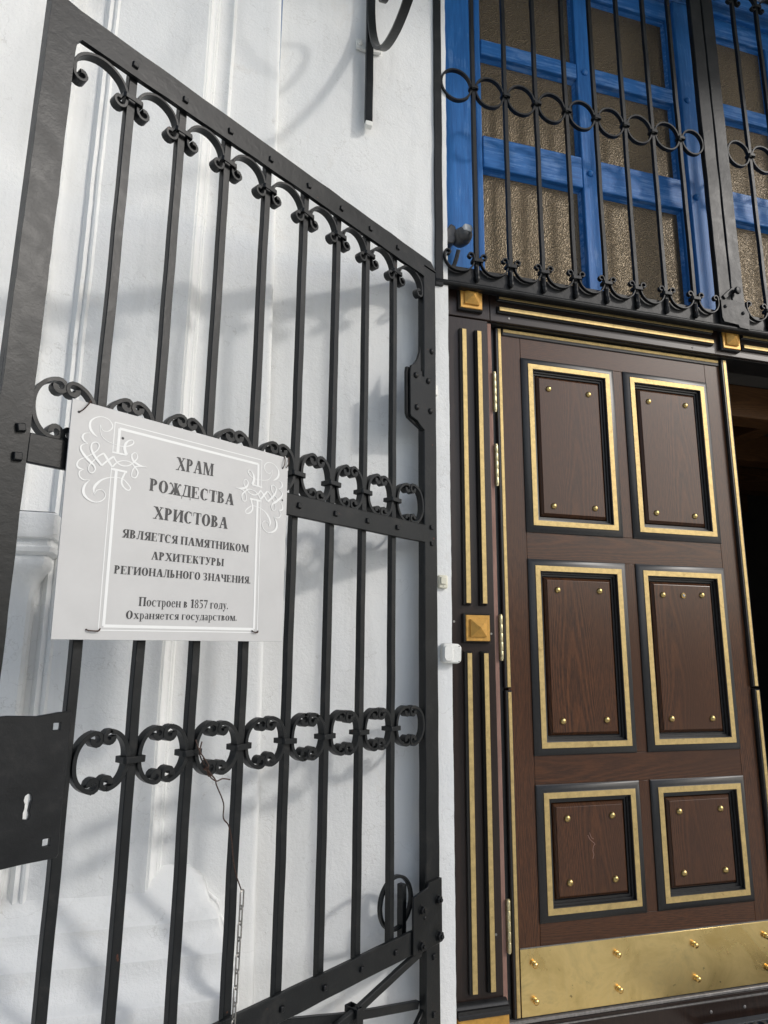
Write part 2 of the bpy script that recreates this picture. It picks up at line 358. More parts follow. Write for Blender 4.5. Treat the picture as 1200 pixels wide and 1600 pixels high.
def glyph(c):
    if c == 'Х': return diag(.78, 0, .10, 1, SW+.04)+diag(.16, 0, .80, 1, HL+.03)+ser(0, .38, 0)+ser(.62, 1.08, 0)+ser(0, .45, 1-SF)+ser(.65, 1.02, 1-SF), 1.10
    if c == 'Р': return stem(.08)+crescent(.36, .73, .40, .27, SW, SF+.01, -90, 90)+[R_(.2, .46, .37, .52), R_(.2, 1-SF, .37, 1)], .86
    if c == 'А': return diag(.10, 0, .46, 1, HL+.02)+diag(.70, 0, .40, 1, SW+.03)+[R_(.22, .30, .72, .36)]+ser(0, .32, 0)+ser(.60, 1.05, 0), 1.07
    if c == 'М': return [R_(.12, 0, .12+HL+.02, 1)]+ser(0, .32, 0)+stem(.98)+diag(.56, 0, .12, 1, SW+.02)+diag(.60, 0, .98, 1, HL)+ser(0, .30, 1-SF), 1.32
    if c == 'О': return crescent(.5, .5, .48, .52, SW+.02, SF, 0, 360, 28), 1.02
    if c == 'С': return crescent(.5, .5, .48, .52, SW+.02, SF, 48, 312, 24)+[R_(.80, .66, .85, 1.0), R_(.76, .10, .86, .15)], .95
    if c == 'Ж': return stem(.56)+diag(.98, 0, .70, .52, SW)+diag(.12, 0, .44, .52, SW-.02)+diag(.44, .48, .22, .9, HL+.02)+diag(.78, .48, 1.02, .9, HL+.02)+ser(0, .38, 0)+ser(.92, 1.30, 0)+crescent(.16, .86, .13, .13, .10, .10, -20, 200, 8)+crescent(1.15, .86, .13, .13, .10, .10, -20, 200, 8)+[R_(.4, .48, .9, .54)], 1.32
    if c == 'Д': return [R_(.66, 0, .66+SW, 1), R_(.0, 0, .98, SF+.02), R_(0, -.22, .05, .04), R_(.93, -.22, .98, .04), R_(.24, 1-SF, .95, 1)]+diag(.14, 0, .36, 1, HL+.02), 1.0
    if c == 'Е': return stem(.08)+[R_(.2, 1-SF, .80, 1), R_(.74, .74, .80, 1), R_(.2, 0, .84, SF), R_(.78, 0, .84, .28), R_(.2, .49, .58, .54), R_(.54, .36, .59, .67)], .92
    if c == 'Т': return stem(.36, top=False)+[R_(.02, 1-SF, .90, 1), R_(.02, .70, .07, 1), R_(.85, .70, .90, 1)], .93
    if c == 'В': return stem(.08)+crescent(.36, .75, .36, .25, SW-.02, SF, -90, 90)+crescent(.38, .26, .42, .26, SW, SF, -90, 90)+[R_(.2, .49, .42, .54), R_(.2, 0, .4, SF), R_(.2, 1-SF, .38, 1)], .90
    if c == 'И': return stem(.08)+stem(.76)+diag(.24, .12, .72, .88, HL+.03), 1.12
    if c == 'Я': return stem(.62)+crescent(.50, .73, .40, .27, SW, SF, 90, 270)+[R_(.48, .46, .68, .52), R_(.48, 1-SF, .68, 1)]+diag(.12, 0, .42, .5, SW-.02)+ser(0, .32, 0), .96
    if c == 'Л': return stem(.62)+diag(.18, .05, .34, 1, HL+.02)+[R_(.24, 1-SF, .68, 1)]+crescent(.12, .10, .12, .12, .10, .10, 160, 380, 9), .98
    if c == 'Н': return stem(.08)+stem(.74)+[R_(.2, .48, .8, .54)], 1.10
    if c == 'К': return stem(.08)+diag(.68, 0, .36, .56, SW+.01)+diag(.30, .44, .62, .9, HL+.02)+ser(.60, .98, 0)+crescent(.74, .86, .14, .13, .11, .10, -20, 200, 8), .98
    if c == 'П': return stem(.08)+stem(.74)+[R_(.0, 1-SF, 1.0, 1)], 1.10
    if c == 'У': return diag(.48, .30, .12, 1, SW+.02)+diag(.36, .04, .78, 1, HL+.02)+ser(0, .42, 1-SF)+ser(.64, 1.0, 1-SF)+crescent(.28, .12, .15, .13, .12, .11, 150, 380, 10), .98
    if c == 'Ы': return stem(.08)+crescent(.36, .27, .38, .27, SW, SF, -90, 90)+[R_(.2, .49, .38, .54), R_(.2, 0, .38, SF)]+stem(.92), 1.26
    if c == 'Ь': return stem(.08)+crescent(.36, .27, .40, .27, SW, SF, -90, 90)+[R_(.2, .49, .38, .54), R_(.2, 0, .38, SF)], .86
    if c == 'Г': return stem(.08)+[R_(.2, 1-SF, .78, 1), R_(.72, .70, .78, 1)], .84
    if c == 'З': return crescent(.34, .75, .34, .27, SW-.02, SF, -90, 140)+crescent(.34, .26, .40, .28, SW, SF, -140, 90)+[R_(.22, .49, .38, .54), R_(.02, .74, .07, 1)], .82
    if c == 'Ч': return stem(.66)+crescent(.46, .72, .38, .30, SW, SF+.02, 180, 275, 10)+[R_(.08, .70, .08+SW, 1), R_(.46, .42, .7, .49)]+ser(0, .36, 1-SF), 1.0
    if c == '1': return stem(.24, top=False)+[[(.06, .82), (.24, .84), (.24, 1), (.06, .88)]], .66
    if c == '8': return crescent(.36, .76, .28, .25, .15, SF, 0, 360, 20)+crescent(.36, .26, .33, .28, .17, SF, 0, 360, 20), .72
    if c == '5': return crescent(.30, .31, .36, .33, .18, SF+.01, -130, 110)+[R_(.12, .60, .18, 1), R_(.12, .84, .62, 1)], .72
    if c == '7': return [R_(.04, .84, .66, 1)]+diag(.20, 0, .56, .9, .12), .70
    if c == '.': return [R_(.04, 0, .20, .17)], .26
    if c == 'а': return crescent(.26, .20, .24, .21, .15, .045, 0, 360, 16)+crescent(.28, .52, .24, .19, .15, .05, -10, 150)+[R_(.36, 0, .52, .54), R_(.5, 0, .58, .05)], .60
    if c == 'е': return crescent(.33, .34, .31, .36, .16, .05, 10, 325)+[R_(.1, .36, .62, .41)], .66
    if c == 'р': return [R_(.10, -.30, .27, .68), R_(.02, -.30, .36, -.25), R_(.0, .64, .2, .68)]+crescent(.34, .34, .31, .36, .16, .05, -110, 110), .70
    if c == 'у': return diag(.34, .04, .08, .68, .17)+diag(.22, -.28, .58, .68, .06)+[R_(0, .64, .34, .68), R_(.44, .64, .70, .68)]+crescent(.17, -.22, .12, .1, .1, .08, 0, 360, 10), .68
    low = {'о': 'О', 'с': 'С', 'т': 'Т', 'н': 'Н', 'в': 'В', 'г': 'Г', 'д': 'Д', 'х': 'Х', 'я': 'Я', 'м': 'М', 'п': 'П'}
    if c in low:
        ps, a = glyph(low[c]); k = .70; kx = .74
        return [[(x*kx, y*k) for x, y in p] for p in ps], a*kx
    if c == ' ': return [], .34
    return [], .3
def text_line(s, x0, x1, zb0, zb1, h):
    # fits the line between x0 and x1; the base line runs from zb0 to zb1; h cap height
    pen = 0; items = []
    for ch in s:
        ps, adv = glyph(ch); items.append((pen, ps)); pen += adv+.055
    k = (x1-x0)/(pen-.055); mb = MB(); n = 0
    for off, ps in items:
        for p in ps:
            y = -.0226-.00004*(n % 12); n += 1
            mb.add([(x0+(off+x)*k, y, zb0+(zb1-zb0)*((off+x)*k/(x1-x0))+yy*h) for x, yy in p], [tuple(range(len(p)))])
    return mb
# ============================================================ THE SETTING
g = MB(); g.box(-300, 300, -300, 300, -.6, -.135)
part('ground', g, 'stone', kind='structure', smooth=False)

# ------------------------------------------------------------ paving slabs of the porch step in front of the door
slabs = thing('porch_step', 'pale stone slab step in front of the carved wooden door', 'step', (2.3, -.6, -.13), 0)
for i in range(-4, 5):
    for j in range(3):
        b = MB().box(2.3+i*.52-.257, 2.3+i*.52+.257, -.018-.44*(j+1)+.003, -.018-.44*j-.003, -.15, -.103-random.random()*.0015)
        part('stone_slab', b, 'stone', slabs, bevel=.004)

# ------------------------------------------------------------ white church wall
wall = thing('church_wall', 'white plastered church wall with moulded pilaster behind the open gate', 'wall', (0, -.16, -.13))
def grid_face(mb, P, nu, nv):
    vs = [P(i/nu, j/nv) for j in range(nv+1) for i in range(nu+1)]
    mb.add(vs, [(j*(nu+1)+i, j*(nu+1)+i+1, (j+1)*(nu+1)+i+1, (j+1)*(nu+1)+i) for j in range(nv) for i in range(nu)])
def rough_y(x, z, a=.0016): return a*noise.noise(Vector((x*5, z*5, 3)))+a*.8*noise.noise(Vector((x*17, z*17, 8)))
def jamb_x(z): return .8975+.0022*noise.noise(Vector((0, 0, z*6)))+.0014*noise.noise(Vector((3, 0, z*25)))
m = MB()
def bump_lump(x, z):     # raised patches of plaster round the gate hinges
    r = 0
    for cx, cz, rx, rz, h in ((.755, 2.30, .05, .09, .012), (.76, .52, .05, .10, .014)):
        d = ((x-cx)/rx)**2+((z-cz)/rz)**2
        if d < 1: r += h*(1-d)**.7*(.8+.4*noise.noise(Vector((x*30, z*30, 0))))
    return r
def WF(u, v):
    z = -.13+5.9*v; xr = jamb_x(z) if u > .999 else .8975
    x = .20+(xr-.20)*u; return (x, -.10+rough_y(x, z)-bump_lump(x, z), z)
grid_face(m, WF, 46, 330)
m2 = [(jamb_x(-.13+5.9*v/330), y, -.13+5.9*v/330) for v in range(331) for y in (-.10+rough_y(.8975, -.13+5.9*v/330), .45)]
m.add(m2, [(2*i, 2*i+1, 2*i+3, 2*i+2) for i in range(330)])
part('wall_face', m, 'stucco', wall, orient=False)
m = MB(); m.box(.8975, 3.70, -.10, .45, 4.78, 5.77); m.box(3.70, 9, -.10, .45, -.13, 5.77); part('wall_face', m, 'stucco', wall, bevel=.006)
# pilaster: plan outline drawn upwards, front edge leaning a little like the hand-laid plaster
plan = [(-3.2, -.262), (-.522, -.258), (-.514, -.252), (-.506, -.241), (-.497, -.238), (-.491, -.229), (-.484, -.222), (-.455, -.212), (-.426, -.206), (-.419, -.217), (-.411, -.223), (-.403, -.218),
        (-.399, -.213), (-.393, -.221), (-.386, -.2225), (-.379, -.216), (-.34, -.216), (-.20, -.216), (-.10, -.216), (-.077, -.2165), (-.075, -.2120), (-.069, -.2115), (-.0665, -.2030), (-.061, -.194), (-.054, -.189), (-.049, -.188), (-.0475, -.1790), (-.042, -.1775), (-.039, -.1680),
        (-.032, -.166), (-.004, -.166), (.003, -.171), (.011, -.1735), (.018, -.169), (.022, -.162), (.03, -.160), (.10, -.160), (.17, -.160), (.228, -.160), (.239, -.158), (.246, -.153), (.249, -.145), (.250, -.09)]
m = MB(); nz = 200; vs = []
for j in range(nz+1):
    z = -.13+5.9*j/nz
    for i, (x, y) in enumerate(plan):
        lean = -.016*z*max(0, (x-.03)/.22) if x > .03 else 0
        wx = .0022*noise.noise(Vector((x*9, 1, z*3)))+.0012*noise.noise(Vector((x*9, 5, z*14)))
        vs.append((x+lean+(wx if x > -3 else 0), y+rough_y(x, z, .0013), z))
k = len(plan)
m.add(vs, [(j*k+i, j*k+i+1, (j+1)*k+i+1, (j+1)*k+i) for j in range(nz) for i in range(k-1)])
part('pilaster', m, 'stucco', wall, orient=False)
# spreading base of the pilaster
prof = [(.612, -.020, -.160), (.600, .040, -.170), (.586, .060, -.184), (.572, .080, -.198), (.547, .092, -.219), (.521, .100, -.250), (.505, .122, -.269), (.492, .129, -.284), (.4895, .131, -.2865), (.487, .131, -.2868), (.470, .134, -.2865), (.456, .140, -.292), (.444, .148, -.302), (.433, .156, -.318), (.4250, .160, -.334), (.4225, .161, -.3365),
        (.419, .161, -.3368), (.392, .162, -.3362), (.372, .164, -.342), (.357, .168, -.354), (.346, .174, -.372), (.340, .181, -.391), (.337, .182, -.3935), (.30, .183, -.3935), (.12, .186, -.394), (.02, .19, -.394), (-.13, .19, -.394)]
m = MB(); vs = []; cols = [-3.2]+[-1.2+i*.06 for i in range(100) if -1.2+i*.06 < -.08]
nc = len(cols)+4
for z, xr, y in prof:
    row = [(x, y) for x in cols]+[(xr-.03 if xr > -.0 else xr-.02, y), (xr-.006, y+.003), (xr, y+.012), (xr, -.13)]
    for i, (x, yy) in enumerate(row):
        vs.append((x, yy+rough_y(x, z, .003), z+.005*noise.noise(Vector((x*4, 2, z*2)))*(1 if i < nc-1 else 1)))
m.add(vs, [(j*nc+i, (j+1)*nc+i, (j+1)*nc+i+1, j*nc+i+1) for j in range(len(prof)-1) for i in range(nc-1)])
part('pilaster_base', m, 'stucco', wall, orient=False)
# small moulded impost and the narrow strip pilaster under it
prof = [(1.600, -.60, -.30, -.40), (1.598, -.395, -.31, 0), (1.585, -.380, -.352, 0), (1.53, -.378, -.355, 0), (1.520, -.384, -.350, 0), (1.518, -.392, -.338, 0), (1.500, -.394, -.334, 0), (1.494, -.384, -.338, 0), (1.482, -.388, -.334, 0), (1.474, -.404, -.318, 0), (1.462, -.400, -.320, 0),
        (1.44, -.404, -.316, 0), (1.425, -.418, -.302, 0), (1.40, -.432, -.288, 0), (1.37, -.437, -.280, 0), (1.35, -.440, -.274, 0), (1.1, -.440, -.270, 0), (.9, -.440, -.268, 0), (.60, -.440, -.268, 0), (.5, -.440, -.268, 0)]
m = MB(); vs = []
for p_ in prof:
    z, xr, y = p_[:3]
    for x, yy in ((-1.6, y), (-1.0, y), (-.7, y), (-.55, y), (xr-.035, y), (xr-.008, y+.004), (xr, y+.014), (xr, y+.05), (xr-.002, -.15)):
        vs.append((x, yy+rough_y(x, z, .003), z+.003*noise.noise(Vector((x*9, 4, z)))))
m.add(vs, [(j*9+i, (j+1)*9+i, (j+1)*9+i+1, j*9+i+1) for j in range(len(prof)-1) for i in range(8)])
m.add([(-1.6, -.31, 1.6), (-.395, -.31, 1.6), (-.395, -.15, 1.6), (-1.6, -.15, 1.6)], [(0, 1, 2, 3)])
part('impost_moulding', m, 'stucco', wall, orient=False)

# ------------------------------------------------------------ dim vestibule behind the open half of the door
ves = thing('vestibule', 'dim vestibule with brown ceiling timbers seen through the open doorway', 'room', (2.6, 1.4, -.13))
m = MB()
m.box(.85, .95, .06, 3.4, -.13, 2.75); m.box(4.6, 4.7, .06, 3.4, -.13, 2.75); m.box(.85, 4.7, 3.4, 3.5, -.13, 2.75); m.box(3.69, 4.65, .46, .5, -.13, 2.75)
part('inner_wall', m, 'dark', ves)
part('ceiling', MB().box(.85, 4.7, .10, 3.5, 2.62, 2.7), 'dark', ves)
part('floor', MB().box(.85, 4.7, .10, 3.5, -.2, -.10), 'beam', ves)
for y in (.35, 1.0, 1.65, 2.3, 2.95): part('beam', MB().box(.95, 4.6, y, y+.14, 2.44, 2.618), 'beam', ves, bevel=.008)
for x in (2.0, 3.1): part('beam', MB().box(x, x+.12, .10, 3.39, 2.50, 2.616), 'beam', ves, bevel=.008)
m = MB()
for x in (2.5, 3.3, 4.1): m.box(x, x+.12, 3.28, 3.39, -.1, 2.44)
for z in (.9, 2.0): m.box(2.5, 4.22, 3.30, 3.38, z, z+.12)
part('inner_screen', m, 'beam', ves, bevel=.006)
for x in (2.62, 3.42):
    for z0, z1 in ((1.02, 2.0), (2.12, 2.44)): part('pane', MB().box(x, x+.68, 3.34, 3.35, z0, z1), 'darkglass', ves)

# ============================================================ DOOR FRAME
fr = thing('door_frame', 'dark brown door frame with gold fillets and pyramid rosettes', 'door frame', (2.3, 0, -.1))
part('post', MB().box(.890, 1.090, -.045, .06, -.10, 2.5455), 'casev', fr, bevel=.003)
part('post', MB().box(3.51, 3.71, -.045, .06, -.10, 2.5455), 'casev', fr, bevel=.003)
part('corner_block', MB().box(.890, 1.100, -.047, .06, 2.549, 2.745), 'casev', fr, bevel=.003)
part('corner_block', MB().box(3.50, 3.71, -.047, .06, 2.549, 2.745), 'casev', fr, bevel=.003)
part('lintel', MB().box(1.103, 3.497, -.042, .06, 2.551, 2.745), 'caseh', fr, bevel=.003)
part('lintel_soffit', MB().box(1.09, 3.51, -.028, .10, 2.547, 2.5505), 'black', fr)
part('raw_edge', MB().box(1.0905, 1.1115, -.030, .06, -.03, 2.5455), 'raw', fr, bevel=.002)
part('raw_edge', MB().box(3.4885, 3.5095, -.030, .06, -.03, 2.5455), 'raw', fr, bevel=.002)
part('rebate', MB().box(1.112, 1.143, .010, .06, -.03, 2.5455), 'black', fr)
def fillet(x0, x1, z0, z1, y, h=.017, gm='gold', inset=.006):
    c = MB().rings(x0, x1, z0, z1, [(0, y+.001), (.001, y-h*.55), (.004, y-h*.75), (inset-.0005, y-h)], cap=True)
    o = part('fillet', c, 'black', fr, smooth=False)
    part('gilt_face', MB().rings(x0+inset, x1-inset*.6, z0+inset, z1-inset, [(0, y-h+.0005), (.0003, y-h-.0015), (.001, y-h-.0022)], cap=True), gm, o, smooth=False)
for mir in (0, 1):
    for xa in (.962, 1.027):
        a, b = (xa, xa+.029) if not mir else (4.6-xa-.029, 4.6-xa)
        fillet(a, b, 1.388, 2.492, -.045, h=.021, inset=.0068); fillet(a, b, .108, 1.222, -.045, h=.021, inset=.0068)
for a, b in ((1.132, 2.196), (2.352, 3.468)):
    fillet(a, b, 2.640, 2.668, -.042, gm='gold'); fillet(a, b, 2.587, 2.616, -.042, gm='gold')
def rosette(cx, cz, y, r=.047):
    o = part('rosette', MB().rings(cx-r-.006, cx+r+.006, cz-r-.006, cz+r+.006, [(0, y+.001), (.001, y-.014), (.006, y-.02)], cap=True), 'black', fr, smooth=False)
    part('gilt_square', MB().rings(cx-r, cx+r, cz-r, cz+r, [(0, y-.0195), (.0005, y-.0235), (.002, y-.0245)], cap=True), 'goldo', o, smooth=False)
    c = MB(); a = r*.68
    c.add([(cx-a, y-.0255, cz-a), (cx+a, y-.0255, cz-a), (cx+a, y-.0255, cz+a), (cx-a, y-.0255, cz+a), (cx-a, y-.031, cz-a), (cx+a, y-.031, cz-a), (cx+a, y-.031, cz+a), (cx-a, y-.031, cz+a), (cx, y-.052, cz)],
          [(0, 1, 5, 4), (1, 2, 6, 5), (2, 3, 7, 6), (3, 0, 4, 7), (4, 5, 8), (5, 6, 8), (6, 7, 8), (7, 4, 8), (3, 2, 1, 0)])
    part('pyramid_boss', c, 'goldo', o, smooth=False)
for cx, cz, y in ((1.010, 2.624, -.047), (1.012, 1.305, -.045), (2.285, 2.624, -.042), (3.588, 2.624, -.047), (3.588, 1.305, -.045)): rosette(cx, cz, y)
for x0, x1 in ((.912, 1.095), (3.505, 3.688)):
    part('plinth_cap', MB().ribbon([(.087, -.046), (.087, -.055), (.079, -.066), (.071, -.070), (.061, -.082), (.053, -.084), (.053, -.046)], .0022, x0, x1, T=lambda u, v, w_: (w_, v, u)).box(x0+.001, x1-.001, -.080, -.046, .0545, .075), 'black', fr)
    part('plinth', MB().box(x0+.002, x1-.002, -.078, -.0455, -.10, .0515), 'goldo', fr, bevel=.003)
for x, z, mm in ((1.189, 2.573, 'steel'), (1.062, 1.922, 'black'), (1.074, 1.286, 'steel'), (1.066, .278, 'steel'), (2.09, 2.567, 'black'), (.927, 1.328, 'steel')):
    y = -.042 if z > 2.55 else -.045
    part('screw_head', MB().lathe((x, y, z), (0, -1, 0), [(.0042, 0), (.0042, .0015), (.0016, .0015), (.0012, .0004)], 10), mm, fr)
part('sill', MB().box(1.113, 3.487, -.012, .10, -.0215, -.010), 'sill', fr, bevel=.003)
part('sill_board', MB().box(1.113, 3.487, -.0125, .10, -.0323, -.0222), 'casev', fr, bevel=.001)
part('sill_apron', MB().box(1.100, 3.500, -.016, .05, -.128, -.0365), 'casev', fr, bevel=.003)
part('sill_edge', MB().box(1.113, 3.487, -.0175, -.0125, -.0360, -.0325), 'sill', fr)
for x in (1.93, 2.08): part('screw_head', MB().lathe((x, -.016, -.068), (0, -1, 0), [(.006, 0), (.006, .0015), (.002, .003)], 10), 'sill', fr)

# ============================================================ DOOR LEAF
leaf = thing('door_leaf', 'dark varnished wooden door leaf with six gold framed panels, closed half', 'door', (1.143, .02, -.005))
cols = [(1.2565, 1.6945), (1.7455, 2.1805)]; rows = [(1.688, 2.424), (.845, 1.5795), (.281, .741)]
part('core', MB().box(1.146, 2.282, .024, .060, -.006, 2.545), 'black', leaf)
part('stile', MB().box(1.160, 1.2560, 0, .0235, -.006, 2.545), 'woodv', leaf, bevel=.0012)
part('stile', MB().box(2.1810, 2.2640, 0, .0235, -.006, 2.545), 'woodv', leaf, bevel=.0012)
zs = [(-.006, .281), (.741, .845), (1.5795, 1.688), (2.424, 2.545)]
for a, b in zs: part('rail', MB().box(1.2568, 2.1802, 0, .0235, a, b), 'woodh', leaf, bevel=.0012)
for a, b in rows: part('mullion', MB().box(1.6950, 1.7450, 0, .0235, a+.0006, b-.0006), 'woodv', leaf, bevel=.0012)
nail_z = {0: (1.801, 2.300), 1: (.967, 1.460), 2: (.402, .621)}
for ri, (z0, z1) in enumerate(rows):
    for ci, (x0, x1) in enumerate(cols):
        o = part('panel_moulding', MB().rings(x0-.001, x1+.001, z0-.001, z1+.001, [(0, .001), (0, -.004), (.006, -.0085), (.018, -.0125), (.0250, -.0135), (.0262, -.0145)]), 'black', leaf, orient=False)
        part('gilt_band', MB().rings(x0-.001, x1+.001, z0-.001, z1+.001, [(.0264, -.0142), (.0269, -.0158), (.0472, -.0160), (.0478, -.0142)]), 'gold', leaf, orient=False, smooth=False)
        part('recess_moulding', MB().rings(x0-.001, x1+.001, z0-.001, z1+.001, [(.0480, -.0145), (.0500, -.0135), (.052, -.002), (.0575, -.001), (.0590, .006), (.0655, .0068), (.067, .014), (.074, .0165)]), 'black', leaf, orient=False)
        rp = part('raised_panel', MB().rings(x0+.066, x1-.066, z0+.066, z1-.066, [(0, .017), (.004, .006), (.012, -.0015), (.0135, -.004), (.015, -.0045)], cap=True), 'woodv', leaf, orient=False, smooth=False)
        for nz_ in nail_z[ri]:
            for nx in ((1.3795, 1.5695) if ci == 0 else (1.8655, 2.0565)):
                part('brass_stud', MB().lathe((nx+random.uniform(-.002, .002), -.0043, nz_+random.uniform(-.003, .003)), (0, -1, 0), [(.0125, 0), (.0125, .0012), (.0112, .0045), (.0082, .0072), (.0042, .0087), (.0012, .0091)], 16), 'stud', rp)
        if ri == 1 and ci == 1:
            part('peephole', MB().lathe((1.9640, -.0043, 1.457), (0, -1, 0), [(.0115, 0), (.0115, .004), (.0085, .006), (.0072, .0045), (.0045, .003), (.003, .0028)], 18), 'screw', rp)
            part('peephole_lens', MB().lathe((1.9640, -.0085, 1.457), (0, -1, 0), [(.0058, 0), (.0045, .0016), (.002, .0024)], 14), 'lens', rp)
def edge_strip(x0, x1, z0, z1, gx0, gx1, gz0, gz1, h):
    o = part('edge_bead', MB().rings(x0, x1, z0, z1, [(0, .02), (0, -h*.5), (.003, -h)], cap=True), 'black', leaf, orient=False, smooth=False)
    part('gilt_face', MB().rings(gx0, gx1, gz0, gz1, [(0, -h+.0004), (.0004, -h-.0014), (.0016, -h-.0022)], cap=True), 'gold', o, orient=False, smooth=False)
edge_strip(1.1425, 1.1695, 1.088, 2.546, 1.1525, 1.1665, 1.091, 2.541, .006)
edge_strip(1.1445, 1.1715, -.006, 1.080, 1.1545, 1.1685, -.003, 1.074, .006)
edge_strip(1.173, 2.258, 2.514, 2.546, 1.177, 2.254, 2.5275, 2.5415, .006)
edge_strip(2.2625, 2.2945, 1.088, 2.546, 2.2715, 2.2880, 1.091, 2.541, .016)
edge_strip(2.2665, 2.2975, -.006, 1.080, 2.2755, 2.2910, -.003, 1.074, .016)
kp = part('kick_plate', MB().box(1.1745, 2.260, -.0045, -.0015, -.0045, .205), 'plate', leaf, bevel=.0006)
part('kick_plate_lip', MB().box(1.1745, 2.260, -.0038, -.0003, .2056, .2085), 'steel', leaf)
for x in (1.2245, 1.5565, 1.887, 2.2135):
    for z in (.156, .0425):
        part('plate_screw', MB().lathe((x, -.0045, z), (0, -1, 0), [(.0105, 0), (.0105, .0014), (.0080, .0026), (.0072, .0085), (.0098, .0105), (.0102, .0135), (.0080, .0165), (.0045, .0185), (.001, .019)], 14), 'screw', leaf)
for z0, z1 in ((2.164, 2.328), (1.859, 2.023), (1.192, 1.355), (.214, .378)):
    h_ = MB(); n = 5
    for i in range(n):
        a = z0+(z1-z0)*i/n+.0012; b = z0+(z1-z0)*(i+1)/n-.0012
        h_.lathe((1.1185, -.036, a), (0, 0, 1), [(.0068, 0), (.0074, .001), (.0074, b-a-.001), (.0068, b-a)], 12)
    hb = part('hinge', h_, 'hinge', leaf)
    part('hinge_pin', MB().lathe((1.1185, -.036, z0-.004), (0, 0, 1), [(.003, 0), (.0055, .001), (.0055, z1-z0+.007), (.003, z1-z0+.008)], 10), 'hinge', hb)
    part('hinge_flap', MB().box(1.1120, 1.1140, -.034, .012, z0, z1), 'hinge', hb)

part('scratch', MB().ribbon(smooth_path([(1.462, .560), (1.470, .545), (1.478, .538), (1.490, .528), (1.484, .522), (1.480, .505), (1.483, .492), (1.478, .478)], 4), .0016, -.0049, -.0046, T=lambda u, v, w_: (u, w_, v)), 'raw', leaf)
part('scratch', MB().ribbon(smooth_path([(1.470, .568), (1.476, .552), (1.486, .545)], 4), .0013, -.0049, -.0046, T=lambda u, v, w_: (u, w_, v)), 'raw', leaf)
# ============================================================ TRANSOM WINDOW
win = thing('transom_window', 'blue painted transom window with bronze patterned glass above the door', 'window', (2.3, .1, 2.7))
FY = .06
part('jamb_board', MB().box(.885, 1.108, FY, FY+.10, 2.70, 4.775), 'bluez', win, bevel=.004)
part('jamb_board', MB().box(3.462, 3.71, FY, FY+.10, 2.70, 4.775), 'bluez', win, bevel=.004)
part('head_board', MB().box(1.11, 3.46, FY-.015, FY+.10, 4.60, 4.775), 'bluex', win, bevel=.006)
def sash(x0, x1, mx):
    part('sash_stile', MB().box(x0, x0+.030, FY+.012, FY+.07, 2.70, 4.598), 'bluez', win, bevel=.004)
    part('sash_stile', MB().box(x1-.030, x1, FY+.012, FY+.07, 2.70, 4.598), 'bluez', win, bevel=.004)
    part('sash_rail', MB().box(x0+.0305, x1-.0305, FY+.010, FY+.07, 4.485, 4.597), 'bluex', win, bevel=.004)
    part('sash_rail', MB().box(x0+.0305, x1-.0305, FY+.010, FY+.07, 2.70, 2.78), 'bluex', win, bevel=.004)
    for (za, zb) in ((3.366, 3.530), (3.972, 4.055)):
        part('glazing_bar', MB().box(x0+.0305, mx-.0405, FY+.0065, FY+.06, za, zb), 'bluex', win, bevel=.005)
        part('glazing_bar', MB().box(mx+.0405, x1-.0305, FY+.0065, FY+.06, za, zb), 'bluex', win, bevel=.005)
        part('bolt_head', MB().lathe((mx+.0, FY+.005, (za+zb)/2), (0, -1, 0), [(.017, 0), (.016, .006), (.010, .011), (.003, .013)], 14), 'bluez', win)
    part('glazing_bar', MB().box(mx-.040, mx+.040, FY+.005, FY+.065, 2.781, 4.484), 'bluez', win, bevel=.005)
    for za, zb in ((2.781, 3.365), (3.531, 3.971), (4.056, 4.484)):
        for xa, xb in ((x0+.031, mx-.041), (mx+.041, x1-.031)):
            part('putty_bead', MB().rings(xa, xb, za, zb, [(-.001, FY+.030), (.009, FY+.042), (.0095, FY+.049)]), 'bluex', win, orient=False)
            part('pane', MB().box(xa-.008, xb+.008, FY+.045, FY+.052, za-.006, zb+.006), 'glass', win)
sash(1.111, 2.236, 1.690); sash(2.334, 3.459, 2.880)
part('mullion', MB().box(2.2365, 2.3335, FY-.012, FY+.085, 2.70, 4.599), 'bluez', win, bevel=.007)
for z in (3.99, 3.43): part('bolt_head', MB().lathe((2.272, FY-.012, z), (0, -1, 0), [(.017, 0), (.016, .006), (.010, .011), (.003, .013)], 14), 'bluez', win)

# ============================================================ IRON PARTS SHARED BY GATE AND GRILLE
def curl(cx, cy, r, a0, a1, n=9, shrink=.45):
    return [(cx+r*(1-shrink*i/n)*cos(radians(a0+(a1-a0)*i/n)), cy+r*(1-shrink*i/n)*sin(radians(a0+(a1-a0)*i/n))) for i in range(n+1)]
def c_path(hw, hh, gap=.012, r=.0125, sgn=1):
    # a C hugging the bar at +hw, its two ends rolled inwards near the middle of the bay
    A = []
    for i in range(25):
        a = radians(82-164*i/24); ca, sa = cos(a), sin(a)
        x = hw*(abs(ca)**.85); z = hh*(abs(sa)**.90)*(1 if sa > 0 else -1); A.append((x, z))
    x0 = gap+r*.2
    top = curl(x0+.004, hh-r-.0015, r, 75, 380, 11)[::-1]
    bot = [(x, -z) for x, z in top][::-1]
    path = top+[p for p in A if p[0] > x0+.006]+bot
    return [(sgn*x, z) for x, z in path]
def arch_path(hw, h, drop, r, flip=1):
    foot = [(hw, 0), (hw-.0005, -drop*.5)]
    c = curl(hw-r-.001, -drop, r, 0, -295, 11)
    right = [(hw*cos(radians(a)), h*sin(radians(a))) for a in range(90, 0, -9)]
    half = right+foot+c
    left = [(-x, z) for x, z in half][::-1]
    return [(x, z*flip) for x, z in left[:-1]+half]

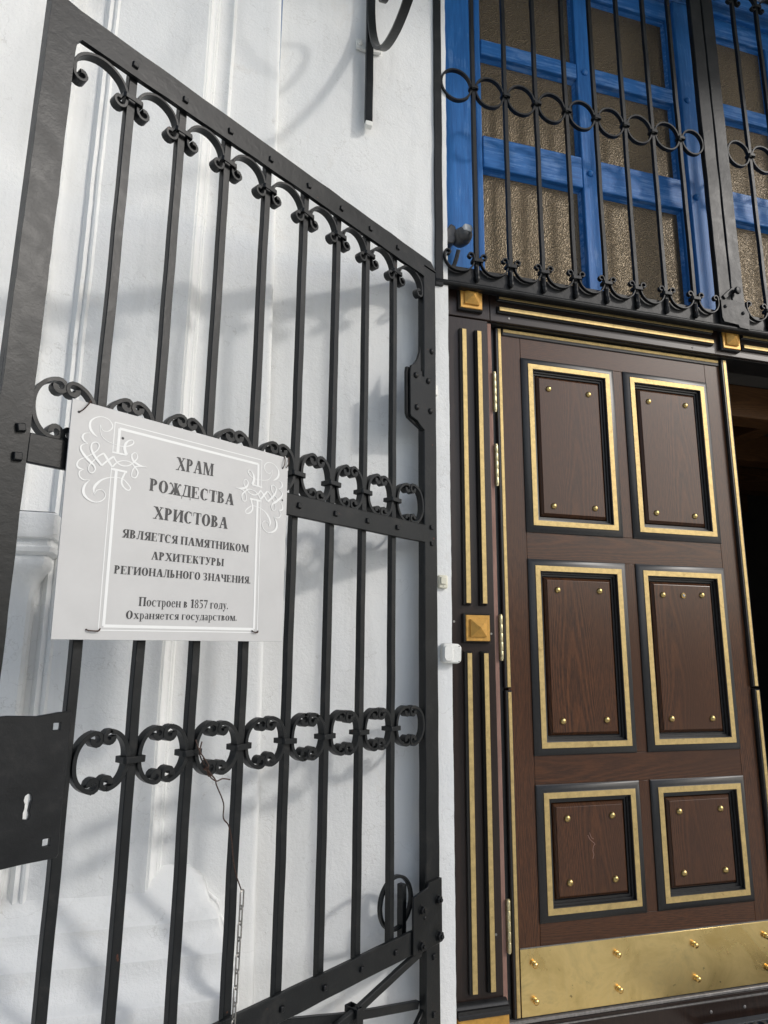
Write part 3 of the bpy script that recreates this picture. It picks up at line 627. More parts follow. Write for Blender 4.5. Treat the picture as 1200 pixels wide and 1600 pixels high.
# ============================================================ GATE LEAF
A_G = 0.581514103; HX, HY = .80055, -.16
gate = thing('iron_gate', 'black wrought iron gate leaf standing open in front of the white wall', 'gate', (HX, HY, 0), A_G, local=True)
BX = [-1.222, -1.078, -.932, -.785, -.632, -.485, -.342, -.195]
def iron(name, mb, parent=gate, amp=.0008, fr_=14, bev=.0018, mat='iron', **kw): return part(name, wobble(mb, amp, fr_, random.random()*9), mat, parent, bevel=bev, seg=1, **kw)
Xv, Yv, Zv = (1, 0, 0), (0, 1, 0), (0, 0, 1)
nzz = lambda z, k: .0022*noise.noise(Vector((k, 0, z*7)))+.0012*noise.noise(Vector((k, 3, z*22)))
m = MB(); zz = [-.02+2.60*i/90 for i in range(91)]
m.prism([(-1.4355+nzz(z, 1), z) for z in zz]+[(-1.4355, 2.706), (-1.41, 2.703)]+[(-1.372+1.372*i/40, 2.6975-.0065*i/40+nzz(i*.05, 5)) for i in range(41)]+[(.034, 2.662), (.034, 2.6615), (-.041, 2.6605), (-.041, 2.612)]
        +[(-.06-1.30*i/40, 2.6135+.009*min(1, i/20)+nzz(i*.05, 9)*.7) for i in range(41)]+[(-1.3705, 2.607)]+[(-1.3725+nzz(z, 2), z) for z in zz[::-1]], -.0055, .008)
m.bar((-1.4040, .0205, -.02), (-1.4040, .0205, 2.705), (.0305, 0, 0), (0, .0115, 0), 60)
part('outer_frame', m, 'iron', gate, bevel=.0016, seg=1)
iron('stile', MB().bar((-.004, .013, -.03), (-.004, .013, 2.66), (.037, 0, 0), (0, .015, 0), 110), amp=.0012, fr_=9, bev=.003, label='hinge stile beside the door frame')
iron('middle_rail', MB().bar((-1.372, .0015, 1.620), (-.041, .0015, 1.622), (0, 0, .0315), (0, .0065, 0), 60), amp=.0018, fr_=10, bev=.002)
iron('bottom_rail', MB().bar((-1.372, .0015, .352), (-.041, .0015, .350), (0, 0, .0325), (0, .0065, 0), 60), amp=.0014, fr_=10, bev=.002)
for i, x in enumerate(BX):
    iron('bar', MB().bar((x, .0185, .33), (x, .0185, 2.65), (.0112, 0, 0), (0, .0100, 0), 90), amp=.0013, fr_=7, bev=.0016)
def bolt(x, z, y, s=.0085, h=.007, par=gate, mat='iron2'):
    a = random.uniform(-.25, .25); c_, s_ = cos(a)*s, sin(a)*s
    mb = MB(); P = [(x+c_, z+s_), (x-s_, z+c_), (x-c_, z-s_), (x+s_, z-c_)]
    P = [(x+(-c_-s_), z+(c_-s_)), (x+(-c_+s_), z+(-c_-s_)), (x+(c_+s_), z+(-c_+s_)), (x+(c_-s_), z+(c_+s_))]
    vs = [(a_, y+.001, b_) for a_, b_ in P]+[(x+(a_-x)*.8, y-h, z+(b_-z)*.8) for a_, b_ in P]
    mb.add(vs, [(0, 1, 5, 4), (1, 2, 6, 5), (2, 3, 7, 6), (3, 0, 4, 7), (4, 5, 6, 7)])
    return part('square_rivet', mb, mat, par, bevel=.0012, seg=1)
for x in BX:
    bolt(x-.006, 2.652, -.005); bolt(x, 1.622, -.005); bolt(x, .350, -.005, .0075)
for x, z in ((-1.392, 1.655), (-1.392, 1.594)): bolt(x, z, -.006, .0095, .010)
for x, z in ((-.003, 1.650), (-.002, 1.592), (-.003, .282), (-.004, .121)): bolt(x, z, -.002, .0085, .006)
def collar(x, z, par=gate, w_=.0240, y0=-.0015, y1=.034, tilt=0):
    mb = MB(); T = lambda u, v, d: (x+u, y0+(v), z+d+tilt*u)
    hw = w_; dd = (y1-y0)
    path = [(-hw, 0), (-hw+.003, -.003), (hw-.003, -.003), (hw, 0), (hw, dd), (-hw, dd)]
    mb.ribbon(path, .004, -.0068, .0068, T=lambda u, v, d: (x+u, y0+v, z+d+tilt*u), closed=True)
    return iron('collar', mb, par, amp=.0006, fr_=40, bev=.0015)
bays = [(-1.372, -1.222)]+[(BX[i], BX[i+1]) for i in range(7)]+[(-.195, -.041)]
T0 = lambda u, v, w_: (u, w_, v)
for i, (a, b) in enumerate(bays):
    la, lb = a+(.0 if i == 0 else .0112), b-(.0 if i == 8 else .0112); cx = (la+lb)/2; hw = (lb-la)/2-.004
    # arch under the top rail
    P = arch_path(hw, .058, .019, .0165); jx = random.uniform(-.001, .001)
    iron('arch_scroll', MB().ribbon([(cx+x+jx, 2.558+z) for x, z in P], .0080, .001, .025, T=T0, tw=lambda t: .0078+.003*(abs(t-.5) > .44)), amp=.001, fr_=20, bev=.0008)
    for z0, hh in ((1.7205, .068), (.984, .0605)):
        if z0 < 1 and i == 0: continue
        for sg in (-1, 1):
            P = c_path(hw+.001, hh, sgn=sg, gap=.0055+random.uniform(0, .004), r=.0145+random.uniform(-.001, .0018))
            dz = random.uniform(-.002, .002); d0 = .001 if sg > 0 else .003
            iron('c_scroll', MB().ribbon([(cx+x, z0+z+dz) for x, z in P], (.0095), d0, d0+.024, T=T0, tw=lambda t: .0092+.0045*max(0, abs(t-.5)-.34)/.16), amp=.0012, fr_=22, bev=.0008)
for i, x in enumerate(BX):
    collar(x, 2.558-.0, tilt=random.uniform(-.12, .02)); collar(x, 1.716, tilt=random.uniform(-.06, .04))
    if i: collar(x, .981, tilt=random.uniform(-.06, .06))
# lock plate with keyhole and two square holes
def circ(cx, cy, r, a0, a1, n): return arc(cx, cy, r, r, a0, a1, n)
key = circ(-1.3005, .934, .0085, -55, 235, 12)+[(-1.3055, .914), (-1.3065, .897), (-1.2955, .895), (-1.2945, .914)]
key = [(-1.2955, .925), (-1.2935, .931), (-1.295, .940), (-1.301, .944), (-1.307, .940), (-1.3085, .932), (-1.3055, .925), (-1.3058, .916), (-1.3075, .910), (-1.307, .898), (-1.296, .896), (-1.2945, .904), (-1.297, .912)]
sq = lambda cx, cy, s: [(cx-s, cy-s), (cx+s, cy-s), (cx+s*1.05, cy+s), (cx-s, cy+s*1.05)]
pl = MB().prism([(-1.436, 1.080), (-1.40, 1.088), (-1.355, 1.090), (-1.30, 1.086), (-1.260, 1.091), (-1.234, 1.092), (-1.232, 1.0), (-1.234, .9), (-1.232, .824), (-1.236, .817), (-1.30, .818), (-1.37, .816), (-1.436, .812)], -.0165, -.0065, T=T0, holes=[key, sq(-1.2605, 1.064, .0068), sq(-1.2585, .849, .0068)])
part('lock_plate', pl, 'iron2', gate, bevel=.0012, seg=1)
# upper hinge plate
def dome(x, z, y, r=.0115, par=None, h=.009):
    return part('rivet', MB().lathe((x, y, z), (0, -1, 0), [(r, -.001), (r, .002), (r*.86, h*.6), (r*.5, h*.92), (r*.15, h)], 12), 'iron2', par)
hp = part('upper_hinge_plate', MB().prism([(-.0415, 2.205), (-.064, 2.203), (-.0665, 2.318), (-.071, 2.295), (-.084, 2.262), (-.104, 2.236), (-.120, 2.226), (-.126, 2.20), (-.124, 2.04), (-.118, 2.033), (-.085, 2.026), (-.062, 2.010), (-.0415, 2.000)][::-1], -.0055, .004, T=T0), 'iron', gate, bevel=.0012, seg=1)
part('upper_hinge_backplate', MB().prism([(-.132, 2.22), (-.136, 2.20), (-.134, 2.045), (-.126, 2.030), (-.04, 2.0), (-.04, 2.23)][::-1], .005, .016, T=T0), 'iron2', gate, bevel=.0012, seg=1)
for x, z in ((.004, 2.322), (-.096, 2.194), (-.018, 2.197), (-.090, 2.074), (-.006, 2.083)): dome(x, z, -.0055 if x < -.05 else -.002, par=hp)
part('hinge_pintle', MB().lathe((.052, .02, 2.165), (0, 0, 1), [(.008, 0), (.0115, .003), (.0115, .040), (.008, .044)], 12), 'whitep', gate)
# lower hinge plate, nuts and the ring behind it
lp = part('lower_hinge_plate', MB().prism([(-.118, .318), (-.117, .480), (-.045, .492), (-.041, .505), (.029, .505), (.029, .318), (-.055, .316)], -.0125, -.005, T=T0), 'iron', gate, bevel=.0015, seg=1)
def nut(x, z, y, r=.0125):
    part('hex_nut', MB().lathe((x, y, z), (0, -1, 0), [(r*1.25, -.001), (r*1.25, .0018), (r, .0022), (r, .0105), (r*.9, .012), (r*.5, .0122), (r*.48, .017), (r*.4, .018)], 6, .2), 'iron2', lp, smooth=False)
nut(-.078, .436, -.0125); nut(.006, .446, -.0125); nut(.010, .340, -.0125, .0145); nut(-.082, .337, -.0125); dome(-.061, .409, -.012, .006, lp, .005)
iron('hinge_ring', MB().ribbon(circ(-.135, .458, .074, 0, 352, 40), .009, .036, .052, T=T0, closed=True), amp=.0008)
iron('hinge_strap', MB().bar((-.105, .045, .35), (-.105, .045, .505), (.010, 0, 0), (0, .012, 0), 8), amp=.001)
# lower panel: crossing braces gathered by a ring
iron('brace', MB().bar((-.050, .014, .305), (-.343, .014, .240), (.003, 0, .0115), (0, .008, 0), 12).bar((-.343, .0141, .240), (-.63, .0141, .19), (.001, 0, .0112), (0, .008, 0), 12))
iron('brace', MB().bar((-.045, .031, .153), (-.343, .031, .222), (.003, 0, .0108), (0, .008, 0), 12).bar((-.343, .0311, .222), (-.66, .0311, .312), (.003, 0, .0106), (0, .008, 0), 12))
iron('brace', MB().bar((-.045, .016, .135), (-.40, .016, -.16), (.006, 0, .0098), (0, .008, 0), 12))
iron('brace', MB().bar((-1.36, .014, .30), (-.64, .014, .05), (.004, 0, .0108), (0, .008, 0), 14))
iron('brace', MB().bar((-1.36, .031, .05), (-.66, .031, .30), (.004, 0, .0108), (0, .008, 0), 14))
iron('bottom_bar', MB().bar((-1.372, .0015, -.0), (-.041, .0015, .0), (0, 0, .028), (0, .0065, 0), 40))
iron('brace_ring', MB().ribbon([(-.011, -.004), (.011, -.004), (.012, .042), (-.012, .042)], .0045, -.030, .030, T=lambda u, v, w_: (-.343+u, v, .231+w_*.72), closed=True), amp=.0008)

# ============================================================ TIE WIRE AND CHAIN ON THE GATE
def gate_pt(s, y, z):
    return Vector((HX+s*cos(A_G)-y*sin(A_G), HY+s*sin(A_G)+y*cos(A_G), z))
wp = smooth_path([(-.915, -.012, 1.005), (-.921, -.016, .975), (-.897, -.022, .937), (-.880, -.024, .918), (-.877, -.026, .905), (-.856, -.028, .863), (-.854, -.028, .830), (-.840, -.03, .812), (-.828, -.028, .781), (-.820, -.028, .735), (-.810, -.028, .70), (-.793, -.028, .664), (-.790, -.028, .655)], 5)
wr = thing('tie_wire', 'rusty twisted wire holding up the steel chain on the gate', 'wire', gate_pt(-.9, -.02, .9), A_G, local=True)
org = (-.9, -.02, .9); loc_ = lambda p: (p[0]-org[0], p[1]-org[1], p[2]-org[2])
part('strand', MB().tube([loc_(p) for p in wp], .0017, 6), 'wire', wr)
part('strand', MB().tube([loc_(p) for p in smooth_path([(-.930, -.008, 1.01), (-.925, -.020, .985), (-.905, -.026, .955), (-.895, -.018, .930), (-.880, -.027, .915), (-.862, -.028, .918), (-.843, -.032, .914)], 5)], .0016, 6), 'wire', wr)
part('strand', MB().tube([loc_(p) for p in smooth_path([(-.912, -.016, .968), (-.905, -.030, .952), (-.914, -.024, .945), (-.903, -.022, .940), (-.906, -.032, .93), (-.893, -.026, .928)], 5)], .0016, 6), 'wire', wr)
ch = thing('steel_chain', 'thin steel link chain hanging from the rusty wire in front of the gate', 'chain', gate_pt(-.79, -.03, .655), A_G, local=True)
for i in range(19):
    z = .640-.655-i*.0335; L_, W_ = .0135, .0072; x = -.0028*i*.35
    pts = []
    for k in range(20):
        a = 2*pi*k/20; cx_, cz_ = W_*cos(a), W_*sin(a)+(L_ if sin(a) > 0 else -L_)
        ang = .35 if i % 2 == 0 else 1.35
        pts.append((x+cx_*cos(ang), cx_*sin(ang), z+cz_))
    part('link', MB().tube(pts, .0019, 6, closed=True), 'steel', ch)

# ============================================================ SIGN
OS = Vector((-1.0, -.02, 1.49)); sg = thing('information_board', 'pale grey church heritage board with black Russian lettering tied to gate', 'sign', gate_pt(*OS), A_G, local=False)
OFF[sg.name] = OS
SC = [(-1.301, 1.742), (-.6925, 1.7455), (-.6900, 1.2400), (-1.2935, 1.2335)]
board = part('board', MB().prism(SC[::-1], -.0222, -.0186, T=T0), 'sign', sg, bevel=.0006, seg=1)
K = [0]
def flat(mb, poly):
    K[0] += 1; y = -.0224-.00003*(K[0] % 25); mb.add([(x, y, z) for x, z in poly], [tuple(range(len(poly)))])
def seg(mb, a, b, w_): 
    dx, dz = b[0]-a[0], b[1]-a[1]; l = hypot(dx, dz); nx, nz = -dz/l*w_/2, dx/l*w_/2
    flat(mb, [(a[0]+nx, a[1]+nz), (a[0]-nx, a[1]-nz), (b[0]-nx, b[1]-nz), (b[0]+nx, b[1]+nz)])
bd = MB()
TL, TR, BR, BL = (-1.2025, 1.7145), (-.7855, 1.7195), (-.7745, 1.2615), (-1.197, 1.2550)
tl, tr_, br, bl = (-1.1905, 1.7025), (-.7965, 1.7055), (-.786, 1.2695), (-1.1865, 1.2640)
gp0, gp1 = 1.646, 1.606
for (a, b, w_) in ((TL, TR, .0022), (BR, BL, .0022), (tl, tr_, .0060), (br, bl, .0066)): seg(bd, a, b, w_)
for (a, b, w_) in ((TL, BL, .0022), (tl, bl, .0068), (TR, BR, .0022), (tr_, br, .0062)):
    lx = lambda z: a[0]+(b[0]-a[0])*(a[1]-z)/(a[1]-b[1])
    seg(bd, a, (lx(gp0), gp0), w_); seg(bd, (lx(gp1), gp1), b, w_)
cxm = (TL[0]+TR[0])/2
for k in (1, -1):
    X = lambda x: x if k > 0 else 2*cxm-x+.004
    seg(bd, (X(-1.203), 1.6445), (X(-1.169), 1.6455), .0040); seg(bd, (X(-1.203), 1.6065), (X(-1.164), 1.6065), .0050)
part('border', bd, 'signw', sg, smooth=False, orient=False)
FL = [[[-1238.6,1670.0,0.7],[-1250.1,1677.0,4.7],[-1258.1,1688.0,6.4],[-1257.0,1702.6,3.9],[-1245.1,1714.4,2.2],[-1230.2,1718.8,2.0],[-1216.6,1715.8,2.2],[-1208.3,1706.8,3.1],[-1208.6,1697.7,2.6],[-1217.4,1689.1,1.7],[-1228.4,1688.5,1.5],[-1235.4,1699.5,1.3]],
      [[-1235.4,1699.5,1.3],[-1234.0,1685.5,1.5],[-1228.1,1673.8,1.7],[-1216.3,1666.7,1.7],[-1200.4,1663.9,1.5],[-1182.1,1662.7,1.5],[-1166.3,1667.0,2.7],[-1154.9,1676.1,3.1],[-1157.2,1682.9,2.2],[-1166.3,1680.2,2.7],[-1173.6,1670.4,5.8],[-1174.7,1657.7,7.5],[-1169.0,1646.0,7.5]],
      [[-1256.8,1675.2,1.1],[-1267.7,1671.4,2.1],[-1272.1,1662.7,5.1],[-1268.2,1655.0,3.8],[-1259.3,1650.7,1.1]],
      [[-1259.3,1650.7,1.1],[-1270.4,1645.4,2.1],[-1273.7,1636.5,4.2],[-1266.3,1625.4,5.9],[-1252.4,1613.5,6.3],[-1240.9,1605.2,4.6],[-1237.5,1596.3,3.0],[-1243.5,1588.1,2.1],[-1251.3,1591.2,2.1],[-1251.7,1601.8,2.1],[-1244.0,1614.3,2.5],[-1232.5,1628.8,3.0],[-1221.9,1637.4,3.9]],
      [[-1221.9,1637.4,4.3],[-1211.2,1624.8,5.6],[-1199.9,1610.8,4.3]],
      [[-1260.4,1619.8,1.7],[-1273.2,1611.0,2.1],[-1277.8,1599.4,4.1],[-1272.4,1593.1,4.1],[-1261.9,1592.2,0.8]],
      [[-1261.9,1592.2,0.8],[-1270.6,1585.7,2.5],[-1270.0,1575.7,3.3],[-1260.7,1569.7,2.5],[-1247.8,1571.7,0.8]],
      [[-1260.4,1619.8,1.7],[-1247.6,1629.7,2.1],[-1236.9,1640.9,2.6],[-1233.7,1652.6,3.0],[-1240.7,1657.9,2.6],[-1249.9,1652.6,3.0],[-1250.3,1639.9,5.1],[-1239.5,1623.9,5.9],[-1224.0,1608.9,5.1]],
      [[-1224.0,1608.9,3.8],[-1212.1,1622.5,3.9],[-1198.8,1635.4,4.3]],
      [[-1198.8,1635.4,3.9],[-1191.1,1624.9,3.5],[-1178.0,1618.9,3.1],[-1162.2,1621.9,2.6],[-1150.3,1632.8,3.1],[-1142.0,1646.0,2.7],[-1147.6,1655.7,2.2],[-1156.5,1648.9,3.6],[-1151.8,1635.9,5.3],[-1134.5,1628.3,4.5],[-1117.2,1628.2,0.7]],
      [[-1199.9,1610.8,3.5],[-1188.8,1624.3,3.0],[-1174.6,1630.8,2.2],[-1158.4,1631.0,2.7],[-1148.3,1623.1,3.5],[-1138.3,1611.6,4.0],[-1142.5,1598.3,2.7],[-1151.9,1598.7,2.6],[-1152.3,1610.9,2.6],[-1143.6,1624.1,3.1],[-1117.2,1628.2,0.7]],
      [[-1247.2,1571.8,0.8],[-1257.3,1557.1,5.0],[-1257.8,1541.2,6.6],[-1246.2,1529.6,4.6],[-1228.9,1525.9,2.5],[-1214.5,1533.1,2.5],[-1208.8,1545.9,2.1],[-1217.7,1555.0,1.7],[-1229.3,1552.2,1.7],[-1233.7,1542.4,0.8]],
      [[-1233.7,1542.4,1.3],[-1236.4,1554.7,5.4],[-1228.8,1569.0,5.1],[-1214.8,1581.1,3.0],[-1195.5,1588.2,1.7],[-1175.3,1589.5,1.7],[-1163.3,1583.0,2.6],[-1153.1,1572.7,3.1],[-1157.1,1565.7,2.6],[-1169.0,1570.8,3.9],[-1175.3,1583.9,4.8],[-1167.7,1606.6,3.5]]]
for k in (1, -1):
    fm = MB()
    for s_ in FL:
        P3 = smooth_path([tuple(p) for p in s_], 4); base = K[0]; K[0] += 1; y = -.0224-.00003*((K[0]*7) % 29)-.0002
        vs = []
        for i, (x, z, w_) in enumerate(P3):
            a = P3[max(0, i-1)]; b = P3[min(len(P3)-1, i+1)]; dx, dz = b[0]-a[0], b[1]-a[1]; l = hypot(dx, dz) or 1; h = max(1.0, w_*.95)/2
            for sgn in (-1, 1):
                xx = (x-dz/l*h*sgn)/1000; zz = (z+dx/l*h*sgn)/1000
                if k < 0: xx = 2*cxm-xx+.004
                vs.append((xx, y-.00002*(i % 3), zz))
        fm.add(vs, [(2*i, 2*i+1, 2*i+3, 2*i+2) for i in range(len(P3)-1)])
    part('flourish', fm, 'signw', sg, smooth=False, orient=False)
for s_, x0, x1, za, zb, h in (('ХРАМ', -1.042, -.936, 1.638, 1.6435, .032), ('РОЖДЕСТВА', -1.107, -.869, 1.575, 1.580, .029), ('ХРИСТОВА', -1.092, -.884, 1.5115, 1.5165, .029),
                              ('ЯВЛЯЕТСЯ ПАМЯТНИКОМ', -1.163, -.815, 1.458, 1.4645, .0192), ('АРХИТЕКТУРЫ', -1.0885, -.8895, 1.417, 1.421, .0185), ('РЕГИОНАЛЬНОГО ЗНАЧЕНИЯ.', -1.174, -.8035, 1.377, 1.3845, .0180),
                              ('Построен в 1857 году.', -1.110, -.869, 1.3105, 1.316, .0200), ('Охраняется государством.', -1.138, -.841, 1.281, 1.2885, .0178)):
    part('lettering', text_line(s_, x0, x1, za, zb, h), 'ink', sg, smooth=False, orient=False)
for pts in ([(-1.284, -.024, 1.716), (-1.278, -.030, 1.722), (-1.268, -.030, 1.738), (-1.262, -.022, 1.748), (-1.255, -.008, 1.752), (-1.243, .004, 1.748)],
            [(-.712, -.024, 1.712), (-.712, -.030, 1.722), (-.709, -.028, 1.736), (-.705, -.02, 1.748), (-.699, -.008, 1.752)],
            [(-.700, -.024, 1.716), (-.698, -.030, 1.726), (-.694, -.026, 1.740), (-.688, -.018, 1.750), (-.68, -.002, 1.752)],
            [(-1.224, -.023, 1.256), (-1.220, -.027, 1.2535), (-1.200, -.028, 1.253), (-1.194, -.024, 1.258)],
            [(-.792, -.023, 1.266), (-.790, -.027, 1.2625), (-.778, -.028, 1.2615), (-.774, -.024, 1.266)]):
    part('tie_wire', MB().tube([(a, b, c) for a, b, c in smooth_path(pts, 4)], .0015, 6), 'wire', sg)
for x, z, r in ((-1.181, 1.682, .0032), (-.7085, 1.622, .0028), (-1.285, 1.7155, .003), (-.7125, 1.712, .0024)):
    part('drill_hole', MB().lathe((x, -.0226, z), (0, -1, 0), [(r, 0), (r*.7, .0004)], 9), 'ink', sg)

# ============================================================ GRILLE OVER THE TRANSOM
GY = -.11
gr = thing('window_grille', 'black wrought iron grille of rings and bars over the transom window', 'grille', (2.27, GY, 2.63))
def giron(name, mb, amp=.0008, fr_=14, bev=.0015, par=gr, **kw): return part(name, wobble(mb, amp, fr_, random.random()*9), 'iron2', par, bevel=bev, seg=1, **kw)
giron('post', MB().bar((.8585, GY+.012, 2.632), (.8585, GY+.012, 4.69), (.0165, 0, 0), (0, .012, 0), 60), amp=.002, fr_=8)
giron('post', MB().bar((2.2300, GY+.012, 2.67), (2.2300, GY+.012, 4.69), (.0335, 0, 0), (0, .014, 0), 50), amp=.002, fr_=8, bev=.003)
giron('post', MB().bar((2.3035, GY+.012, 2.67), (2.3035, GY+.012, 4.69), (.0335, 0, 0), (0, .014, 0), 50), amp=.002, fr_=8, bev=.003)
giron('post', MB().bar((3.675, GY+.012, 2.632), (3.675, GY+.012, 4.69), (.0165, 0, 0), (0, .012, 0), 40), amp=.002, fr_=8)
giron('bottom_rail', MB().bar((.842, GY+.022, 2.695), (3.692, GY+.022, 2.695), (0, 0, .043), (0, .008, 0), 90), amp=.0014, fr_=9)
giron('bottom_lip', MB().tube([(.842+2.85*i/60, GY+.008, 2.655) for i in range(61)], .0120, 8).box(.842, 3.692, GY+.010, GY+.034, 2.645, 2.660), amp=.0014, fr_=12)
giron('top_rail', MB().bar((.842, GY+.022, 4.66), (3.692, GY+.022, 4.66), (0, 0, .046), (0, .008, 0), 40), amp=.0014, fr_=9)
xl = [1.0225+.1497*i for i in range(8)]; xr_ = [2.471+.1497*i for i in range(8)]
for group_, xa, xb in ((xl, .875, 2.196), (xr_, 2.338, 3.658)):
    for x in group_: giron('bar', MB().bar((x, GY+.0105, 2.70), (x, GY+.0105, 4.65), (.0088, 0, 0), (0, .0088, 0), 50), amp=.0016, fr_=6)
    edges = [xa]+group_+[xb]
    for i in range(len(edges)-1):
        a, b = edges[i], edges[i+1]; la = a+(.0088 if i else 0); lb = b-(.0088 if i < len(edges)-2 else 0); cx = (la+lb)/2; hw = (lb-la)/2-.001
        if hw < .04: continue
        rad = min(hw, .068)
        giron('ring', MB().ribbon([(cx+rad*cos(2*pi*k/32), 3.587+(rad+.006)*sin(2*pi*k/32)) for k in range(32)], .0085, GY, GY+.018, T=T0, closed=True), amp=.0012, fr_=16, bev=.001)
        P = arch_path(hw-.005, .058, .017, .0135, flip=-1); giron('arch_scroll', MB().ribbon([(cx+x, 2.768+z) for x, z in P], .0062, GY-.006, GY+.010, T=T0), amp=.001, fr_=20, bev=.0008)
        P = arch_path(hw-.005, .058, .017, .0135); giron('arch_scroll', MB().ribbon([(cx+x, 4.505+z) for x, z in P], .0062, GY-.006, GY+.010, T=T0), amp=.001, fr_=20, bev=.0008)
    for x in group_:
        for z, hw_ in ((3.587, .0175), (2.766, .0215), (4.505, .0215)):
            giron('collar', MB().ribbon([(-hw_, 0), (-hw_+.003, -.004), (hw_-.003, -.004), (hw_, 0), (hw_, .024), (-hw_, .024)], .0045, -.0075, .0075, T=lambda u, v, d: (x+u, GY-.005+v, z+d), closed=True), amp=.0008, fr_=40, bev=.0012)
        giron('bar_tip', MB().lathe((x, GY+.006, 2.722), (0, 0, -1), [(.0095, -.02), (.0085, .0), (.007, .012), (.0105, .020), (.0125, .030), (.009, .040), (.004, .046)], 8), amp=.0012, fr_=40, bev=0)
hp2 = giron('latch_plate', MB().prism([(2.196, 2.779), (2.197, 2.692), (2.206, 2.672), (2.28, 2.668), (2.286, 2.657), (2.341, 2.654), (2.347, 2.733), (2.32, 2.776), (2.265, 2.786)], GY-.010, GY-.001, T=T0), amp=.002)
for x, z in ((2.217, 2.748), (2.312, 2.728)): giron('rivet', MB().lathe((x, GY-.0095, z), (0, -1, 0), [(.0085, 0), (.008, .004), (.004, .007), (.001, .0075)], 10), bev=0, par=hp2)
giron('latch_knob', MB().lathe((2.278, GY-.002, 2.830), (.25, -1, 0), [(.006, 0), (.006, .012), (.016, .014), (.018, .020), (.016, .026), (.006, .029)], 14), bev=0)
giron('latch_arm', MB().bar((2.219, GY-.005, 2.794), (2.278, GY-.005, 2.847), (.006, 0, -.008), (0, .004, 0), 3))

# ============================================================ SMALL FITTINGS
se = thing('motion_sensor', 'dark grey motion sensor mounted at the lower left corner of grille', 'motion sensor', (.93, -.02, 2.9))
part('mount', wobble(MB().prism([(.905, 2.895), (.915, 2.93), (.935, 2.965), (.958, 2.955), (.965, 2.90), (.945, 2.875), (.915, 2.872)], -.045, .055, T=T0), .001, 20), 'greyp', se, bevel=.006)
part('head', MB().lathe((.982, -.015, 2.918), (.22, -.94, -.12), [(.026, -.02), (.036, -.004), (.0385, .012), (.0385, .030), (.036, .040), (.033, .044)], 24), 'greyp', se)
part('dome', MB().lathe((.982, -.015, 2.918), (.22, -.94, -.12), [(.0325, .0445), (.0315, .052), (.026, .062), (.017, .069), (.006, .072)], 24), 'greyp', se)
part('lens', MB().prism([(.976, 2.914), (1.014, 2.912), (1.017, 2.930), (1.011, 2.943), (.979, 2.945), (.973, 2.932)], -.088, -.060, T=T0), 'lens', se, bevel=.006, seg=3)
part('cable', MB().tube(smooth_path([(.978, -.02, 2.865), (.974, -.0, 2.83), (.965, .02, 2.79), (.958, .03, 2.74), (.956, .04, 2.70)], 5), .0095, 8), 'greyp', se)
bl_ = thing('doorbell', 'small cream doorbell button on the white wall', 'doorbell', (.858, -.10, 1.465))
part('case', MB().box(.843, .879, -.114, -.0995, 1.441, 1.489), 'cream', bl_, bevel=.005, seg=3)
part('button', MB().box(.850, .872, -.119, -.1135, 1.455, 1.482), 'cream', bl_, bevel=.0025, seg=2)
part('led', MB().lathe((.861, -.1135, 1.449), (0, -1, 0), [(.0015, 0), (.0012, .001)], 8), 'ink', bl_)
lb_ = thing('junction_box', 'chipped white painted box on the wall edge below the doorbell', 'electrical box', (.885, -.10, 1.21))
part('box', wobble(MB().prism([(.850, 1.19), (.858, 1.18), (.912, 1.178), (.921, 1.186), (.922, 1.236), (.914, 1.246), (.862, 1.250), (.852, 1.243)], -.128, -.0985, T=T0), .0012, 30), 'whitep', lb_, bevel=.006, seg=3)
part('worn_cover', wobble(MB().prism([(.855, 1.198), (.862, 1.188), (.886, 1.189), (.890, 1.20), (.889, 1.234), (.882, 1.240), (.862, 1.241), (.856, 1.232)], -.1325, -.1275, T=T0), .002, 40), 'whitep', lb_, bevel=.002)
for x, z in ((.912, 1.186), (.913, 1.238)): part('screw_head', MB().lathe((x, -.1280, z), (0, -1, 0), [(.0022, 0), (.0018, .001)], 8), 'ink', lb_)

# canopy bracket on the wall and the canopy it carries
br_ = thing('canopy_bracket', 'black iron ring bracket bolted to the white wall above the gate', 'bracket', (.556, -.10, 3.28))
BXc = .556
part('wall_bar', wobble(MB().bar((BXc, -.128, 3.284), (BXc, -.128, 5.295), (.0145, 0, 0), (0, .012, 0), 40), .001, 8), 'iron', br_, bevel=.002, seg=1)
part('bar_end', wobble(MB().box(BXc-.0140, BXc+.0140, -.1395, -.1165, 3.262, 3.283), .003, 60), 'whitep', br_, bevel=.003)
part('scroll_ring', wobble(MB().ribbon([(-.652+.515*cos(2*pi*k/64), 3.85+.53*sin(2*pi*k/64)) for k in range(64)], .012, BXc-.013, BXc+.019, T=lambda u, v, w_: (w_, u, v), closed=True), .0012, 8), 'iron', br_, bevel=.0015, seg=1)
part('inner_scroll', wobble(MB().ribbon(smooth_path([(-1.0, 4.15), (-.9, 4.22), (-.78, 4.16), (-.74, 4.0), (-.80, 3.82), (-.92, 3.70), (-1.02, 3.74), (-1.03, 3.86), (-.95, 3.90)], 5), .010, BXc-.012, BXc+.012, T=lambda u, v, w_: (w_, u, v)), .001, 8), 'iron', br_, bevel=.0015, seg=1)
part('inner_scroll', wobble(MB().ribbon(smooth_path([(-.30, 4.15), (-.40, 4.24), (-.52, 4.16), (-.58, 4.0), (-.54, 3.80), (-.42, 3.62), (-.32, 3.66), (-.30, 3.78), (-.38, 3.84)], 5), .010, BXc-.012, BXc+.012, T=lambda u, v, w_: (w_, u, v)), .001, 8), 'iron', br_, bevel=.0015, seg=1)
part('arm', MB().bar((BXc, -.12, 5.28), (BXc, -1.58, 5.28), (.0145, 0, 0), (0, 0, .012), 1), 'iron', br_)
